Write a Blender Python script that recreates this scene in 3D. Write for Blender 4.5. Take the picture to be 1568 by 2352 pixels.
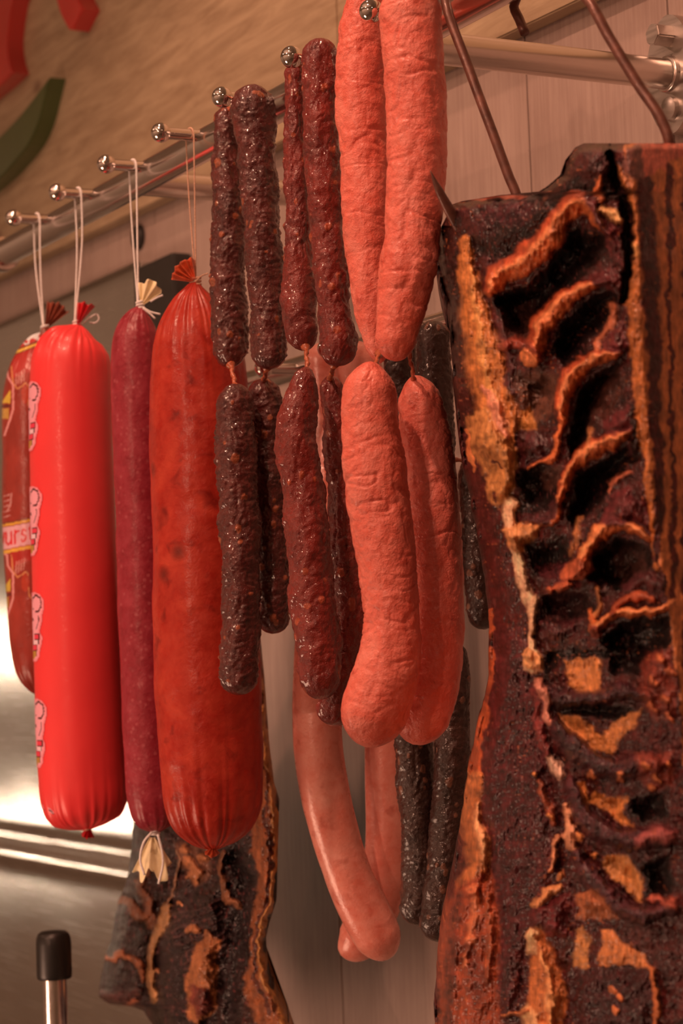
import bpy, bmesh, math, random
import numpy as np
from math import sin, cos, radians, pi
from mathutils import Vector, Matrix

for o in list(bpy.data.objects): bpy.data.objects.remove(o)
S = bpy.context.scene
COL = S.collection

# ------------------------------------------------------------------ camera
FPX = 5000.0; CX, CY = 784.0, 1176.0
YAW, PITCH, ROLL = radians(28.243), radians(3.832), radians(2.2)
CAM = np.array([0., 0., 1.6])
Fw = np.array([sin(YAW)*cos(PITCH), cos(YAW)*cos(PITCH), sin(PITCH)])
R0 = np.array([cos(YAW), -sin(YAW), 0.]); U0 = np.cross(R0, Fw)
Up = cos(ROLL)*U0 + sin(ROLL)*R0; Rt = cos(ROLL)*R0 - sin(ROLL)*U0
FH = np.array([sin(YAW), cos(YAW), 0.])
cd = bpy.data.cameras.new('camera'); cam = bpy.data.objects.new('camera', cd); COL.objects.link(cam)
cd.sensor_fit = 'VERTICAL'; cd.sensor_height = 36; cd.sensor_width = 24; cd.lens = FPX/2352*36
cd.clip_start = .01
cam.matrix_world = Matrix(((Rt[0], Up[0], -Fw[0], CAM[0]), (Rt[1], Up[1], -Fw[1], CAM[1]), (Rt[2], Up[2], -Fw[2], CAM[2]), (0, 0, 0, 1)))
cd.dof.use_dof = True; cd.dof.focus_distance = 1.30; cd.dof.aperture_fstop = 12
S.camera = cam

# ------------------------------------------------------------------ world, lights, exposure
W = bpy.data.worlds.new('world'); S.world = W; W.use_nodes = True
W.node_tree.nodes['Background'].inputs[0].default_value = (1, .62, .45, 1)
W.node_tree.nodes['Background'].inputs[1].default_value = .05
LIGHTCOL = (1.0, .50, .33)
def spot(name, loc, target, power, size=75, rad=.035, blend=.5, col=LIGHTCOL):
    l = bpy.data.lights.new(name, 'SPOT'); l.energy = power; l.color = col; l.spot_size = radians(size); l.spot_blend = blend; l.shadow_soft_size = rad
    o = bpy.data.objects.new(name, l); COL.objects.link(o); o.location = loc
    o.rotation_euler = (Vector(target)-Vector(loc)).to_track_quat('-Z', 'Y').to_euler()
    return o
spot('ceiling_or_fill_spot', (-.24, .72, 3.0), (.66, 1.22, 1.72), 60, 70, .03)
spot('ceiling_or_fill_spot', (.36, 1.38, 3.05), (.60, 1.30, 1.8), 26, 80, .03)
spot('ceiling_or_fill_spot', (-.15, -.95, 2.6), (.70, 1.20, 1.55), 12, 55, .03)  # added front fill, reaches under the hanging wares
spot('ceiling_or_fill_spot', (-1.45, .85, 2.9), (.75, 1.45, 1.42), 46, 50, .03)
spot('ceiling_or_fill_spot', (-2.5, -.7, 2.25), (.80, 1.50, 1.40), 70, 36, .03)  # added low fill from far left for the lower wall
spot('ceiling_or_fill_spot', (-1.1, 2.6, 3.0), (.75, 1.9, 1.5), 16, 70, .03)
al = bpy.data.lights.new('fill_area_light', 'AREA'); al.energy = 4; al.color = (1, .53, .35); al.shape = 'RECTANGLE'; al.size = 1.6; al.size_y = 2.6  # added soft overhead fill, no fixture
ao = bpy.data.objects.new('fill_area_light', al); COL.objects.link(ao); ao.location = (-.9, .9, 3.05)
for y in (-1.2, .3, 1.8, 3.3):                      # added lamps brighten the opposite wall for bounce and reflections
    spot('wall_fill', (-2.0, y, 3.0), (-3.2, y, 1.5), 62, 110, .05, .8, (1, .56, .39))
for x in (-2.2, -1.1, 0.0):                           # added lamps brighten the far wall for the steel to reflect
    spot('wall_fill', (x, 3.9, 3.05), (x, 5.0, 1.5), 17, 115, .05, .8, (1, .60, .43))
spot('ceiling_fill', (-1.3, 1.2, 2.3), (-1.0, 1.3, 3.2), 26, 140, .06, .8, (1, .56, .39))  # added to brighten the ceiling mirrored in the chrome
spot('counter_lamp', (-.135, 4.85, 1.225), (.83, 2.24, 1.43), 14, 13, .03, .3, (1, .76, .56))   # lamps over the far counter
spot('counter_lamp', (-.05, 4.85, 1.66), (.83, 2.36, 1.63), 14, 13, .03, .3, (1, .76, .56))
spot('low_wall_fill', (-.35, 1.75, 1.0), (.85, 1.75, 1.32), 32, 120, .24, .9, (1, .56, .38))  # added low fill, brightens the wall behind the hanging meat
S.view_settings.view_transform = 'Standard'; S.view_settings.look = 'None'
S.view_settings.exposure = -0.25; S.view_settings.gamma = 1.0; S.view_settings.use_curve_mapping = False

# ------------------------------------------------------------------ helpers: projection
def ray(px, py):
    px = np.asarray(px, float); py = np.asarray(py, float)
    return Fw + Rt*((px-CX)/FPX)[..., None] - Up*((py-CY)/FPX)[..., None]
def PX(px, py, X):            # point on the plane world X = const
    d = ray(px, py); return CAM + d*((X-CAM[0])/d[..., 0])[..., None]
def PV(px, py, D):            # point on a vertical plane at horizontal distance D
    d = ray(px, py); return CAM + d*(D/(d@FH))[..., None]
def mpp(D): return D/FPX      # metres per photo pixel at distance D

# ------------------------------------------------------------------ helpers: noise
def _hash(ix, iy, iz):
    h = (ix.astype(np.int64)*374761393 + iy.astype(np.int64)*668265263 + iz.astype(np.int64)*2147483647) & 0xffffffff
    h = ((h ^ (h >> 13))*1274126177) & 0xffffffff
    h = ((h ^ (h >> 15))*2246822519) & 0xffffffff
    return ((h ^ (h >> 16)) & 0xffff)/32767.5 - 1.0
def noise(p):
    i = np.floor(p); f = p-i; f = f*f*f*(f*(f*6-15)+10); i = i.astype(np.int64)
    r = 0
    for dx in (0, 1):
        wx = f[..., 0] if dx else 1-f[..., 0]
        for dy in (0, 1):
            wy = f[..., 1] if dy else 1-f[..., 1]
            for dz in (0, 1):
                wz = f[..., 2] if dz else 1-f[..., 2]
                r = r + wx*wy*wz*_hash(i[..., 0]+dx, i[..., 1]+dy, i[..., 2]+dz)
    return r
def fbm(p, o=4, g=.5):
    a, s, r = 1., 1., 0.
    for k in range(o):
        r = r + a*noise(p*s + 17.3*k); a *= g; s *= 2.03
    return r
def sm(a, b, x):
    t = np.clip((x-a)/(b-a), 0, 1); return t*t*(3-2*t)

# ------------------------------------------------------------------ helpers: objects
def link(name, me, parent=None, mat=None, smooth=True):
    o = bpy.data.objects.new(name, me); COL.objects.link(o)
    if mat is not None:
        for m in (mat if isinstance(mat, (list, tuple)) else [mat]): me.materials.append(m)
    if parent is not None: o.parent = parent
    if smooth: me.shade_smooth()
    return o
def empty(name, loc, label, cat, group=None):
    o = bpy.data.objects.new(name, None); COL.objects.link(o); o.location = loc; o.empty_display_size = .02
    tag(o, label, cat, group); return o
def tag(o, label=None, cat=None, group=None, kind=None):
    if label: o['label'] = label
    if cat: o['category'] = cat
    if group: o['group'] = group
    if kind: o['kind'] = kind
    return o
def org(parent):              # world location of the (unrotated) parent chain
    v = np.zeros(3)
    while parent is not None:
        v = v + np.array(parent.location); parent = parent.parent
    return v
def mesh_from(name, V, F, parent=None):
    me = bpy.data.meshes.new(name)
    V = np.asarray(V, float) - org(parent)
    me.from_pydata([tuple(v) for v in V], [], F) if len(V) < 4000 else _big(me, V, F)
    me.update(); return me
def _big(me, V, F):
    F = np.asarray(F, np.int32)
    me.vertices.add(len(V)); me.vertices.foreach_set('co', V.astype(np.float32).ravel())
    n = F.shape[1]
    me.loops.add(F.size); me.loops.foreach_set('vertex_index', F.ravel())
    me.polygons.add(len(F)); me.polygons.foreach_set('loop_start', np.arange(0, F.size, n, dtype=np.int32))
    me.update(calc_edges=True); me.validate()
def grid_faces(nr, nc, wrap=False):
    i = np.arange(nr-1)[:, None]; j = np.arange(nc if wrap else nc-1)[None, :]; k = (j+1) % nc
    a = i*nc+j; b = i*nc+k; c = (i+1)*nc+k; d = (i+1)*nc+j
    return np.stack([a, b, c, d], -1).reshape(-1, 4)
def attr_f(me, name, a):
    at = me.attributes.new(name, 'FLOAT', 'POINT'); at.data.foreach_set('value', np.asarray(a, np.float32).ravel())
def attr_c(me, name, a):
    a = np.asarray(a, np.float32).reshape(-1, 3); a = np.concatenate([a, np.ones((len(a), 1), np.float32)], 1)
    at = me.attributes.new(name, 'FLOAT_COLOR', 'POINT'); at.data.foreach_set('color', a.ravel())
def box(lo, hi, bev=0.0, seg=2):
    bm = bmesh.new(); bmesh.ops.create_cube(bm, size=1)
    lo = Vector(lo); hi = Vector(hi)
    for v in bm.verts: v.co = Vector([(lo[k]+hi[k])/2 + v.co[k]*(hi[k]-lo[k]) for k in range(3)])
    if bev: bmesh.ops.bevel(bm, geom=bm.edges[:], offset=bev, segments=seg, profile=.6, affect='EDGES')
    return bm
def bm_obj(name, bm, mat, parent=None, smooth=False):
    o = org(parent)
    for v in bm.verts: v.co -= Vector(o)
    me = bpy.data.meshes.new(name); bm.to_mesh(me); bm.free()
    return link(name, me, parent, mat, smooth)
def frame_for(T):
    T = T/np.linalg.norm(T); a = np.array([0, 0, 1.]) if abs(T[2]) < .9 else np.array([1., 0, 0])
    n = np.cross(a, T); n /= np.linalg.norm(n); return n, np.cross(T, n)
def lathe(name, p0, axis, prof, mat, parent=None, n=48, smooth=True):
    """prof: list of (distance along axis, radius)"""
    p0 = np.array(p0, float); axis = np.array(axis, float); axis /= np.linalg.norm(axis); u, v = frame_for(axis)
    th = np.arange(n)/n*2*pi; V = []
    for s, r in prof: V += [p0+axis*s+r*(cos(t)*u+sin(t)*v) for t in th]
    F = [tuple(f) for f in grid_faces(len(prof), n, True)]
    F.append(tuple(range(n-1, -1, -1))); F.append(tuple(range((len(prof)-1)*n, len(prof)*n)))
    me = mesh_from(name, V, F, parent) if len(V) < 4000 else None
    bm = bmesh.new(); bm.from_mesh(me); bmesh.ops.recalc_face_normals(bm, faces=bm.faces[:]); bm.to_mesh(me); bm.free()
    o = link(name, me, parent, mat, smooth)
    if smooth:
        try: me.set_sharp_from_angle(angle=radians(40))
        except Exception: pass
    return o
def transport(P):
    T = np.gradient(P, axis=0); T /= np.linalg.norm(T, axis=1)[:, None]
    n, b = frame_for(T[0]); N = [n]
    for k in range(1, len(P)):
        n = N[-1]-T[k]*(N[-1]@T[k]); n /= np.linalg.norm(n); N.append(n)
    N = np.array(N); return T, N, np.cross(T, N)
def tube(name, pts, r, mat, parent=None, n=10, res=6):
    P = spline(np.array(pts, float), max(2, res*(len(pts)-1)+1))
    rr = np.interp(np.linspace(0, 1, len(P)), np.linspace(0, 1, len(r)), r) if hasattr(r, '__len__') else np.full(len(P), r)
    T, N, B = transport(P); th = np.arange(n)/n*2*pi
    V = P[:, None]+rr[:, None, None]*(np.cos(th)[None, :, None]*N[:, None]+np.sin(th)[None, :, None]*B[:, None])
    F = [tuple(int(q) for q in f) for f in grid_faces(len(P), n, True)]
    F += [tuple(range(n-1, -1, -1)), tuple(range((len(P)-1)*n, len(P)*n))]
    return link(name, mesh_from(name, V.reshape(-1, 3), F, parent) if len(P)*n < 4000 else None, parent, mat)
def spline(P, m):
    """Catmull-Rom through P resampled to m points, even in chord length"""
    P = np.asarray(P, float)
    if len(P) == 2: return P[0]+(P[1]-P[0])*np.linspace(0, 1, m)[:, None]
    d = np.concatenate([[0], np.cumsum(np.maximum(np.linalg.norm(np.diff(P[:, :3], axis=0), axis=1), 1e-9))])
    t = np.linspace(0, d[-1], m); k = np.clip(np.searchsorted(d, t, side='right')-1, 0, len(P)-2)
    M = np.zeros_like(P)
    for i in range(len(P)):
        a, b = max(i-1, 0), min(i+1, len(P)-1); M[i] = (P[b]-P[a])/(d[b]-d[a])
    h = (d[k+1]-d[k]); s = ((t-d[k])/h)[:, None]; h = h[:, None]
    return (2*s**3-3*s**2+1)*P[k]+(s**3-2*s**2+s)*h*M[k]+(-2*s**3+3*s**2)*P[k+1]+(s**3-s**2)*h*M[k+1]

# ------------------------------------------------------------------ helpers: materials
WHITE = np.array([.62, .36, .26])     # what a white sheet looks like under these lamps
def lin(c): c = np.asarray(c, float)/255; return np.where(c <= .04045, c/12.92, ((c+.055)/1.055)**2.4)
def A(r, g, b, k=1.0):                # surface colour from a colour seen under the lamps
    return np.clip(lin((r, g, b))/WHITE*.8*k, .002, .9)
def c4(c): return (float(c[0]), float(c[1]), float(c[2]), 1)
class NT:
    def __init__(s, name):
        s.m = bpy.data.materials.new(name); s.m.use_nodes = True; s.t = s.m.node_tree; s.n = s.t.nodes; s.b = s.n['Principled BSDF']
    def new(s, typ, **kw):
        n = s.n.new(typ)
        for k, v in kw.items(): setattr(n, k, v)
        return n
    def L(s, a, b): s.t.links.new(a, b)
    def co(s, scale=(1, 1, 1), rot=(0, 0, 0)):
        t = s.new('ShaderNodeTexCoord'); m = s.new('ShaderNodeMapping'); m.inputs['Scale'].default_value = scale; m.inputs['Rotation'].default_value = rot
        s.L(t.outputs['Object'], m.inputs[0]); return m.outputs[0]
    def noise(s, co, sc, det=4, ro=.55, dist=0):
        n = s.new('ShaderNodeTexNoise'); s.L(co, n.inputs['Vector']); n.inputs['Scale'].default_value = sc; n.inputs['Detail'].default_value = det
        n.inputs['Roughness'].default_value = ro; n.inputs['Distortion'].default_value = dist; return n.outputs['Fac']
    def voro(s, co, sc, feat='F1', out='Distance'):
        n = s.new('ShaderNodeTexVoronoi', feature=feat); s.L(co, n.inputs['Vector']); n.inputs['Scale'].default_value = sc; return n.outputs[out]
    def ramp(s, fac, stops):
        r = s.new('ShaderNodeValToRGB'); e = r.color_ramp.elements
        while len(e) < len(stops): e.new(.5)
        for k, (p, c) in enumerate(stops):
            e[k].position = p; e[k].color = c4(c) if hasattr(c, '__len__') else (c, c, c, 1)
        s.L(fac, r.inputs[0]); return r.outputs[0]
    def mix(s, fac, a, b, mode='MIX'):
        m = s.new('ShaderNodeMix', data_type='RGBA', blend_type=mode)
        for k, v in ((0, fac), (6, a), (7, b)):
            if hasattr(v, 'links') or isinstance(v, bpy.types.NodeSocket): s.L(v, m.inputs[k])
            elif k == 0: m.inputs[0].default_value = v
            else: m.inputs[k].default_value = c4(v)
        return m.outputs[2]
    def math(s, op, a, b=None):
        m = s.new('ShaderNodeMath', operation=op)
        for k, v in ((0, a), (1, b)):
            if v is None: continue
            if isinstance(v, bpy.types.NodeSocket): s.L(v, m.inputs[k])
            else: m.inputs[k].default_value = v
        return m.outputs[0]
    def attr(s, name, out='Fac'):
        a = s.new('ShaderNodeAttribute', attribute_name=name); return a.outputs[out]
    def bump(s, h, dist, strength=1.0, prev=None):
        b = s.new('ShaderNodeBump'); s.L(h, b.inputs['Height']); b.inputs['Distance'].default_value = dist; b.inputs['Strength'].default_value = strength
        if prev is not None: s.L(prev, b.inputs['Normal'])
        return b.outputs[0]
    def done(s, color=None, rough=.5, metal=0, normal=None, spec=None, coat=0, coatr=.15, cbump=.0007, sss=0, sssr=(.01, .004, .002)):
        b = s.b
        if color is not None:
            if isinstance(color, bpy.types.NodeSocket): s.L(color, b.inputs['Base Color'])
            else: b.inputs['Base Color'].default_value = c4(color)
        if isinstance(rough, bpy.types.NodeSocket): s.L(rough, b.inputs['Roughness'])
        else: b.inputs['Roughness'].default_value = rough
        b.inputs['Metallic'].default_value = metal
        if normal is not None:
            s.L(normal, b.inputs['Normal'])
            if coat: s.L(s.bump(s.noise(s.co(), 170, 3, .55, .3), cbump, .7), b.inputs['Coat Normal'])
        if spec is not None: b.inputs['Specular IOR Level'].default_value = spec
        b.inputs['Coat Weight'].default_value = coat; b.inputs['Coat Roughness'].default_value = coatr
        if sss: b.inputs['Subsurface Weight'].default_value = sss; b.inputs['Subsurface Radius'].default_value = sssr; b.inputs['Subsurface Scale'].default_value = 1.0
        return s.m
def plain(name, col, rough=.5, metal=0, bumpsc=None, bumpd=.0005, var=.12, coat=0):
    t = NT(name); co = t.co(); n = t.noise(co, bumpsc or 60, 4)
    c = t.ramp(n, [(.3, np.array(col)*(1-var)), (.7, np.minimum(np.array(col)*(1+var), 1))])
    return t.done(c, rough, metal, t.bump(n, bumpd, .4), coat=coat)

def mat_wood():
    t = NT('sign_board_wood'); co = t.co((1, .12, 1)); fine = t.noise(co, 90, 6, .65, .6)
    co2 = t.co((1, .35, 1)); big = t.noise(co2, 9, 4, .55, 1.2)
    base = t.ramp(big, [(.25, A(130, 88, 60)), (.55, A(148, 101, 69)), (.8, A(162, 114, 81))])
    c = t.mix(.5, base, t.ramp(fine, [(.35, A(122, 78, 50)), (.65, A(172, 120, 84))]))
    kn = t.voro(t.co((1, .55, 1)), 7.5); c = t.mix(t.ramp(kn, [(.02, .75), (.07, 0)]), c, A(95, 55, 34))
    return t.done(c, .5, 0, t.bump(fine, .0008, .35), spec=.35)
def mat_plank():
    t = NT('wall_panel_laminate'); a = t.noise(t.co((1, 1, .05)), 260, 3, .6); b = t.noise(t.co((1, 1, .6)), 14, 5, .6, .8)
    dots = t.noise(t.co((1, 1, .45)), 420, 2, .5)
    c = t.ramp(b, [(.3, A(137, 92, 73)), (.7, A(155, 107, 86))])
    c = t.mix(.3, c, t.ramp(a, [(.35, A(128, 85, 68)), (.65, A(164, 116, 93))]))
    c = t.mix(t.ramp(dots, [(.70, 0), (.78, .5)]), c, A(112, 78, 62))
    return t.done(c, .55, 0, t.bump(a, .0004, .3), spec=.3)
def mat_chrome(rough=.12, col=(.78, .74, .71), name='chrome'):
    t = NT(name); n = t.noise(t.co((1, .08, 1)), 300, 3); r = t.ramp(n, [(.3, rough*.7), (.7, rough*1.4)])
    return t.done(np.array(col), r, 1.0)
def mat_steel():
    t = NT('brushed_steel'); n = t.noise(t.co((1, .02, 1)), 400, 3, .6); big = t.noise(t.co(), 3.5, 3)
    r = t.ramp(n, [(.3, .20), (.7, .30)]); c = t.ramp(big, [(.3, (.50, .48, .44)), (.7, (.62, .59, .55))])
    m = t.done(c, r, 1.0, t.bump(t.noise(t.co((1, .6, 1)), 5, 2), .02, .12)); t.b.inputs['Anisotropic'].default_value = .6; return m
def mat_meat(name, c1, c2, c3, sc=60, fat=None, rough=.34, coat=.4, bumps=((300, .0006),), dark=None, sss=0, specks=None, stretch=1., coatr=.2, spec=.4):
    t = NT(name); co = t.co((1, 1, stretch)); n1 = t.noise(co, sc, 5, .6, .4); n2 = t.noise(co, sc*4.5, 4, .6)
    c = t.ramp(n1, [(.28, c1), (.52, c2), (.75, c3)])
    c = t.mix(t.ramp(n2, [(.35, .0), (.7, .45)]), c, c3)
    if dark is not None: c = t.mix(t.ramp(t.noise(co, sc*2.2, 3, .5, .6), [(.60, 0), (.76, .8)]), c, dark)
    if specks is not None:
        v = t.voro(co, specks[1]); c = t.mix(t.ramp(v, [(specks[2], specks[3]), (specks[2]+.14, 0)]), c, specks[0])
    if fat is not None:
        f = t.attr('fat'); c = t.mix(t.ramp(f, [(.1, 0), (.7, 1)]), c, t.ramp(n2, [(.3, fat*.7), (.7, np.minimum(fat*1.2, .9))]))
    nrm = None
    for s_, d_ in bumps: nrm = t.bump(t.noise(t.co(), s_, 3, .6, .5), d_, .8, nrm)
    rr = t.ramp(n2, [(.3, rough*.75), (.7, rough*1.25)])
    return t.done(c, rr, 0, nrm, spec=spec, coat=coat, coatr=coatr, sss=sss)
def mat_vcol(name, rough=.4, coat=.35, bumps=((220, .0012), (700, .0004)), var=.25, coatr=.2):
    t = NT(name); c = t.attr('tint', 'Color'); n = t.noise(t.co((1, 1, .35)), 240, 5, .62, .5); n2 = t.noise(t.co(), 60, 4, .6)
    c = t.mix(1., c, t.ramp(n, [(.28, 1-var*1.5), (.72, 1+var)]), 'MULTIPLY'); c = t.mix(1., c, t.ramp(n2, [(.25, 1-var), (.75, 1+var*.7)]), 'MULTIPLY')
    nrm = None
    for s_, d_ in bumps: nrm = t.bump(t.noise(t.co((1, 1, .6)), s_, 4, .62, .4), d_, .9, nrm)
    return t.done(c, t.ramp(n2, [(.3, rough*.7), (.7, rough*1.3)]), 0, nrm, spec=.32, coat=coat, coatr=coatr)

M = {}
M['wood'] = mat_wood(); M['plank'] = mat_plank(); M['steel'] = mat_steel()
M['chrome'] = mat_chrome(.10); M['ball'] = mat_chrome(.04, (.80, .74, .70), 'polished_ball'); M['tube'] = mat_chrome(.18, (.86, .80, .77), 'satin_tube')
M['arm'] = NT('brushed_arm'); M['arm'] = M['arm'].done(M['arm'].ramp(M['arm'].noise(M['arm'].co((.02, 1, 1)), 300, 3), [(.3, (.70, .65, .60)), (.7, (.78, .73, .68))]), .26, 1.0)
M['flange'] = mat_chrome(.36, (.60, .55, .51), 'flange_metal')
M['hook'] = plain('rusty_hook_iron', A(96, 46, 32), .42, .25, 120, .0006, .4, .2)
M['black'] = plain('black_rubber', (.012, .011, .010), .38)
M['dark'] = plain('black_plastic', (.02, .018, .016), .5)
M['red_letter'] = plain('red_lacquer', A(176, 42, 32), .22, 0, 30, .0002, .05, .3)
M['green_letter'] = plain('green_lacquer', A(68, 62, 26), .28, 0, 30, .0002, .05, .2)
M['cream'] = plain('cream_wall_paint', (.74, .68, .60), .8)
M['floor'] = plain('grey_floor_tile', (.34, .30, .26), .5)
M['string'] = plain('cotton_string', A(222, 170, 146), .8, 0, 900, .0004, .2)
M['string_brown'] = plain('smoked_string', A(190, 120, 88), .8, 0, 900, .0004, .25)

# ------------------------------------------------------------------ structure
WX = .85
wall = bpy.data.objects.new('wall_right', bpy.data.meshes.new('wall_right')); COL.objects.link(wall)
bm = box((WX+.014, -2.5, 0), (WX+.10, 5.0, 3.2)); bm.to_mesh(wall.data); bm.free(); wall.data.materials.append(M['cream']); tag(wall, kind='structure')
pl = None
ys = 1.28-.167*8
k = 0
while ys < 4.2:
    if pl is None:
        bm = box((WX, 0, .9), (WX+.014, .1655, 2.6), .0012, 2); pl = bm_obj('panel', bm, M['plank'], wall); o = pl
    else:
        o = pl.copy(); COL.objects.link(o); o.parent = wall
    o.location = (0, ys, 0); ys += .167
def struct(name, lo, hi, mat):
    return tag(bm_obj(name, box(lo, hi), mat), kind='structure')
struct('floor', (-3.2, -2.5, -.05), (WX+.1, 5, 0), M['floor'])
struct('ceiling', (-3.2, -2.5, 3.2), (WX+.1, 5, 3.25), M['cream'])
struct('wall_left', (-3.3, -2.5, 0), (-3.2, 5, 3.2), M['cream'])
struct('wall_back', (-3.2, 5, 0), (WX+.1, 5.1, 3.2), M['cream'])
struct('wall_front', (-3.2, -2.6, 0), (WX+.1, -2.5, 3.2), M['cream'])

# sign board above the rail: two wide boards meeting in a seam
sb = empty('sign_board', (WX-.001, 1.8, 2.04), 'pale grained wooden sign board mounted along the top of the wall', 'sign board')
def board(y0, y1):
    zb = lambda y: 2.0365+(y-1.25)*.0137
    X0, X1 = .834, WX-.001
    V = [(x, y, z) for x in (X0, X1) for y in (y0, y1) for z in (zb(y), 2.62)]
    me = mesh_from('board', V, [(0, 1, 3, 2), (4, 6, 7, 5), (0, 4, 5, 1), (2, 3, 7, 6), (0, 2, 6, 4), (1, 5, 7, 3)], sb)
    bm = bmesh.new(); bm.from_mesh(me); bmesh.ops.bevel(bm, geom=bm.edges[:], offset=.0012, segments=2, affect='EDGES'); bmesh.ops.recalc_face_normals(bm, faces=bm.faces[:]); bm.to_mesh(me); bm.free()
    link('board', me, sb, M['wood'], False)
ysm = float(PX(775, 60, .834)[1])
board(ysm+.0007, 3.4); board(-.2, ysm-.0007)

# raised sign letters (only their lower ends are in view)
def letter(name, poly, mat, label):
    XF, XB = .834-.019, .834
    P = PX([p[0]/3.267 for p in poly], [p[1]/3.267 for p in poly], XF)
    bm = bmesh.new(); a = [bm.verts.new(p) for p in P]; b = [bm.verts.new((XB, p[1], p[2])) for p in P]
    n = len(P); bm.faces.new(a); bm.faces.new(b[::-1])
    for i in range(n): bm.faces.new((a[i], b[i], b[(i+1) % n], a[(i+1) % n]))
    bmesh.ops.recalc_face_normals(bm, faces=bm.faces[:])
    bmesh.ops.bevel(bm, geom=[e for e in bm.edges if all(abs(v.co.x-XF) < 1e-6 for v in e.verts)], offset=.0012, segments=2, affect='EDGES')
    o = bm_obj(name, bm, mat); c = P.mean(0); o.data.transform(Matrix.Translation(-Vector(c))); o.location = c
    tag(o, label, 'sign letter', 'raised letters on the sign board')
def dens(p, m):
    return [tuple(q) for q in spline(np.array(p, float), m)]
letter('sign_letter', [(-260, -420), (240, -420), (150, -150)]+dens([(110, -30), (92, 20), (66, 180), (54, 330), (70, 460), (97, 546)], 16)+[(0, 640), (-150, 760), (-260, 500)], M['red_letter'], 'red lacquered letter stroke at the left edge above the green swoosh')
letter('sign_letter', dens([(330, -420), (390, -120), (425, 10), (455, 110), (512, 220)], 14)+[(541, 226), (620, 64)]+dens([(585, 0), (545, -120), (520, -420)], 8), M['red_letter'], 'short red letter tip at the top edge, right of the long red stroke')
letter('sign_letter', dens([(-600, 1660), (-300, 1560), (0, 1330), (120, 1200), (212, 1080), (285, 920), (335, 720), (368, 580)], 30)+dens([(330, 630), (170, 840), (0, 1020), (-300, 1270), (-600, 1400)], 20), M['green_letter'], 'dark green curved swoosh on the wooden sign board')

# steel splash panel on the left, with a dark block beside its near end
st = empty('steel_panel', (.83, 2.6, .9), 'large brushed steel splash panel on the wall behind the red sausages', 'panel')
yp = np.linspace(1.956, 4.0, 60); zc = float(PX(100, 1975, .83)[2]); nz = 220
zz = np.linspace(1.998, .9, nz)
XX = .83 - .006*np.exp(-((zz-zc)/.010)**2) + .004*np.exp(-((zz-(zc+.022))/.009)**2) + .006*np.exp(-((1.998-zz)/.004))
V = np.stack([np.broadcast_to(XX[:, None], (nz, 60)), np.broadcast_to(yp[None], (nz, 60)), np.broadcast_to(zz[:, None], (nz, 60))], -1).reshape(-1, 3)
F = grid_faces(nz, 60)[:, ::-1]
link('face', mesh_from('face', V, F, st), st, M['steel'])
bm_obj('frame', box((.836, 1.9562, .9), (WX-.0005, 4.0, 1.9965), .002), M['steel'], st)
bm_obj('dark_block', box((.828, 1.86, 1.62), (WX-.0005, 1.9545, 1.988), .004), M['dark'], st)
kc = PX(322, 545, WX); kn = lathe('wall_cap', (WX-.0004, kc[1], kc[2]), (-1, 0, 0), [(0, .0125), (.003, .0125), (.0055, .011), (.0065, .006)], M['dark'])
tag(kn, 'small round black cap on the wall above the steel panel', 'cap')

# pole with black rubber cap, lower left
D = 1.74; p0 = PV(122, 2139, D); pe = empty('stand_pole', (p0[0], p0[1], .01), 'upright steel pole topped with a black rubber cap at lower left', 'pole')
r = 40*mpp(D)
lathe('rubber_cap', (p0[0], p0[1], p0[2]-.037), (0, 0, 1), [(0, r*.93), (.001, r*.98), (.004, r), (.027, r), (.032, r*.97), (.035, r*.88), (.037, r*.7), (.0378, r*.3)], M['black'], pe)
lathe('tube', (p0[0], p0[1], .012), (0, 0, 1), [(0, 27*mpp(D)), (p0[2]-.012-.03, 27*mpp(D))], M['tube'], pe)

# ------------------------------------------------------------------ hanging rails
def rail(name, X, z, y0, y1, rad, pegs, ballX, ballz, arms, label, capR=None):
    root = empty(name, (X, (y0+y1)/2, z), label, 'rail')
    lathe('tube', (X, y0, z), (0, 1, 0), [(0, rad*.9), (.001, rad), (y1-y0, rad)], M['tube'], root)
    if capR: lathe('end_cap', (X, y1-.014, z), (0, 1, 0), [(0, rad+.0005), (.0005, capR*.96), (.002, capR), (.013, capR), (.019, capR*.9), (.023, capR*.65), (.0255, capR*.3), (.026, .0005)], M['chrome'], root)
    br = .0069; first = None
    for y in pegs:
        if first is None:
            L = X-ballX-rad*.6
            pg = lathe('peg', (ballX+.004, y, ballz), (1, 0, 0), [(0, .0042), (L, .0042), (L+.0003, .0035)], M['chrome'], root, 32)
            pr = [(.0069-.0069*cos(a), .0069*sin(a)) for a in np.linspace(.02, pi-.02, 18)]
            bl = lathe('ball', (ballX-br, y, ballz), (1, 0, 0), pr, M['ball'], pg, 36)
            first = (pg, bl, y)
        else:
            a = first[0].copy(); COL.objects.link(a); a.parent = root; a.location = (0, y-first[2], 0)
            b = first[1].copy(); COL.objects.link(b); b.parent = a
    for y in arms:
        lathe('arm', (X+rad*.5, y, z), (1, 0, 0), [(0, .0098), (WX-.0112-X-rad*.5, .0098)], M['arm'], root)
        flange(root, y, z)
    return root
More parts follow.
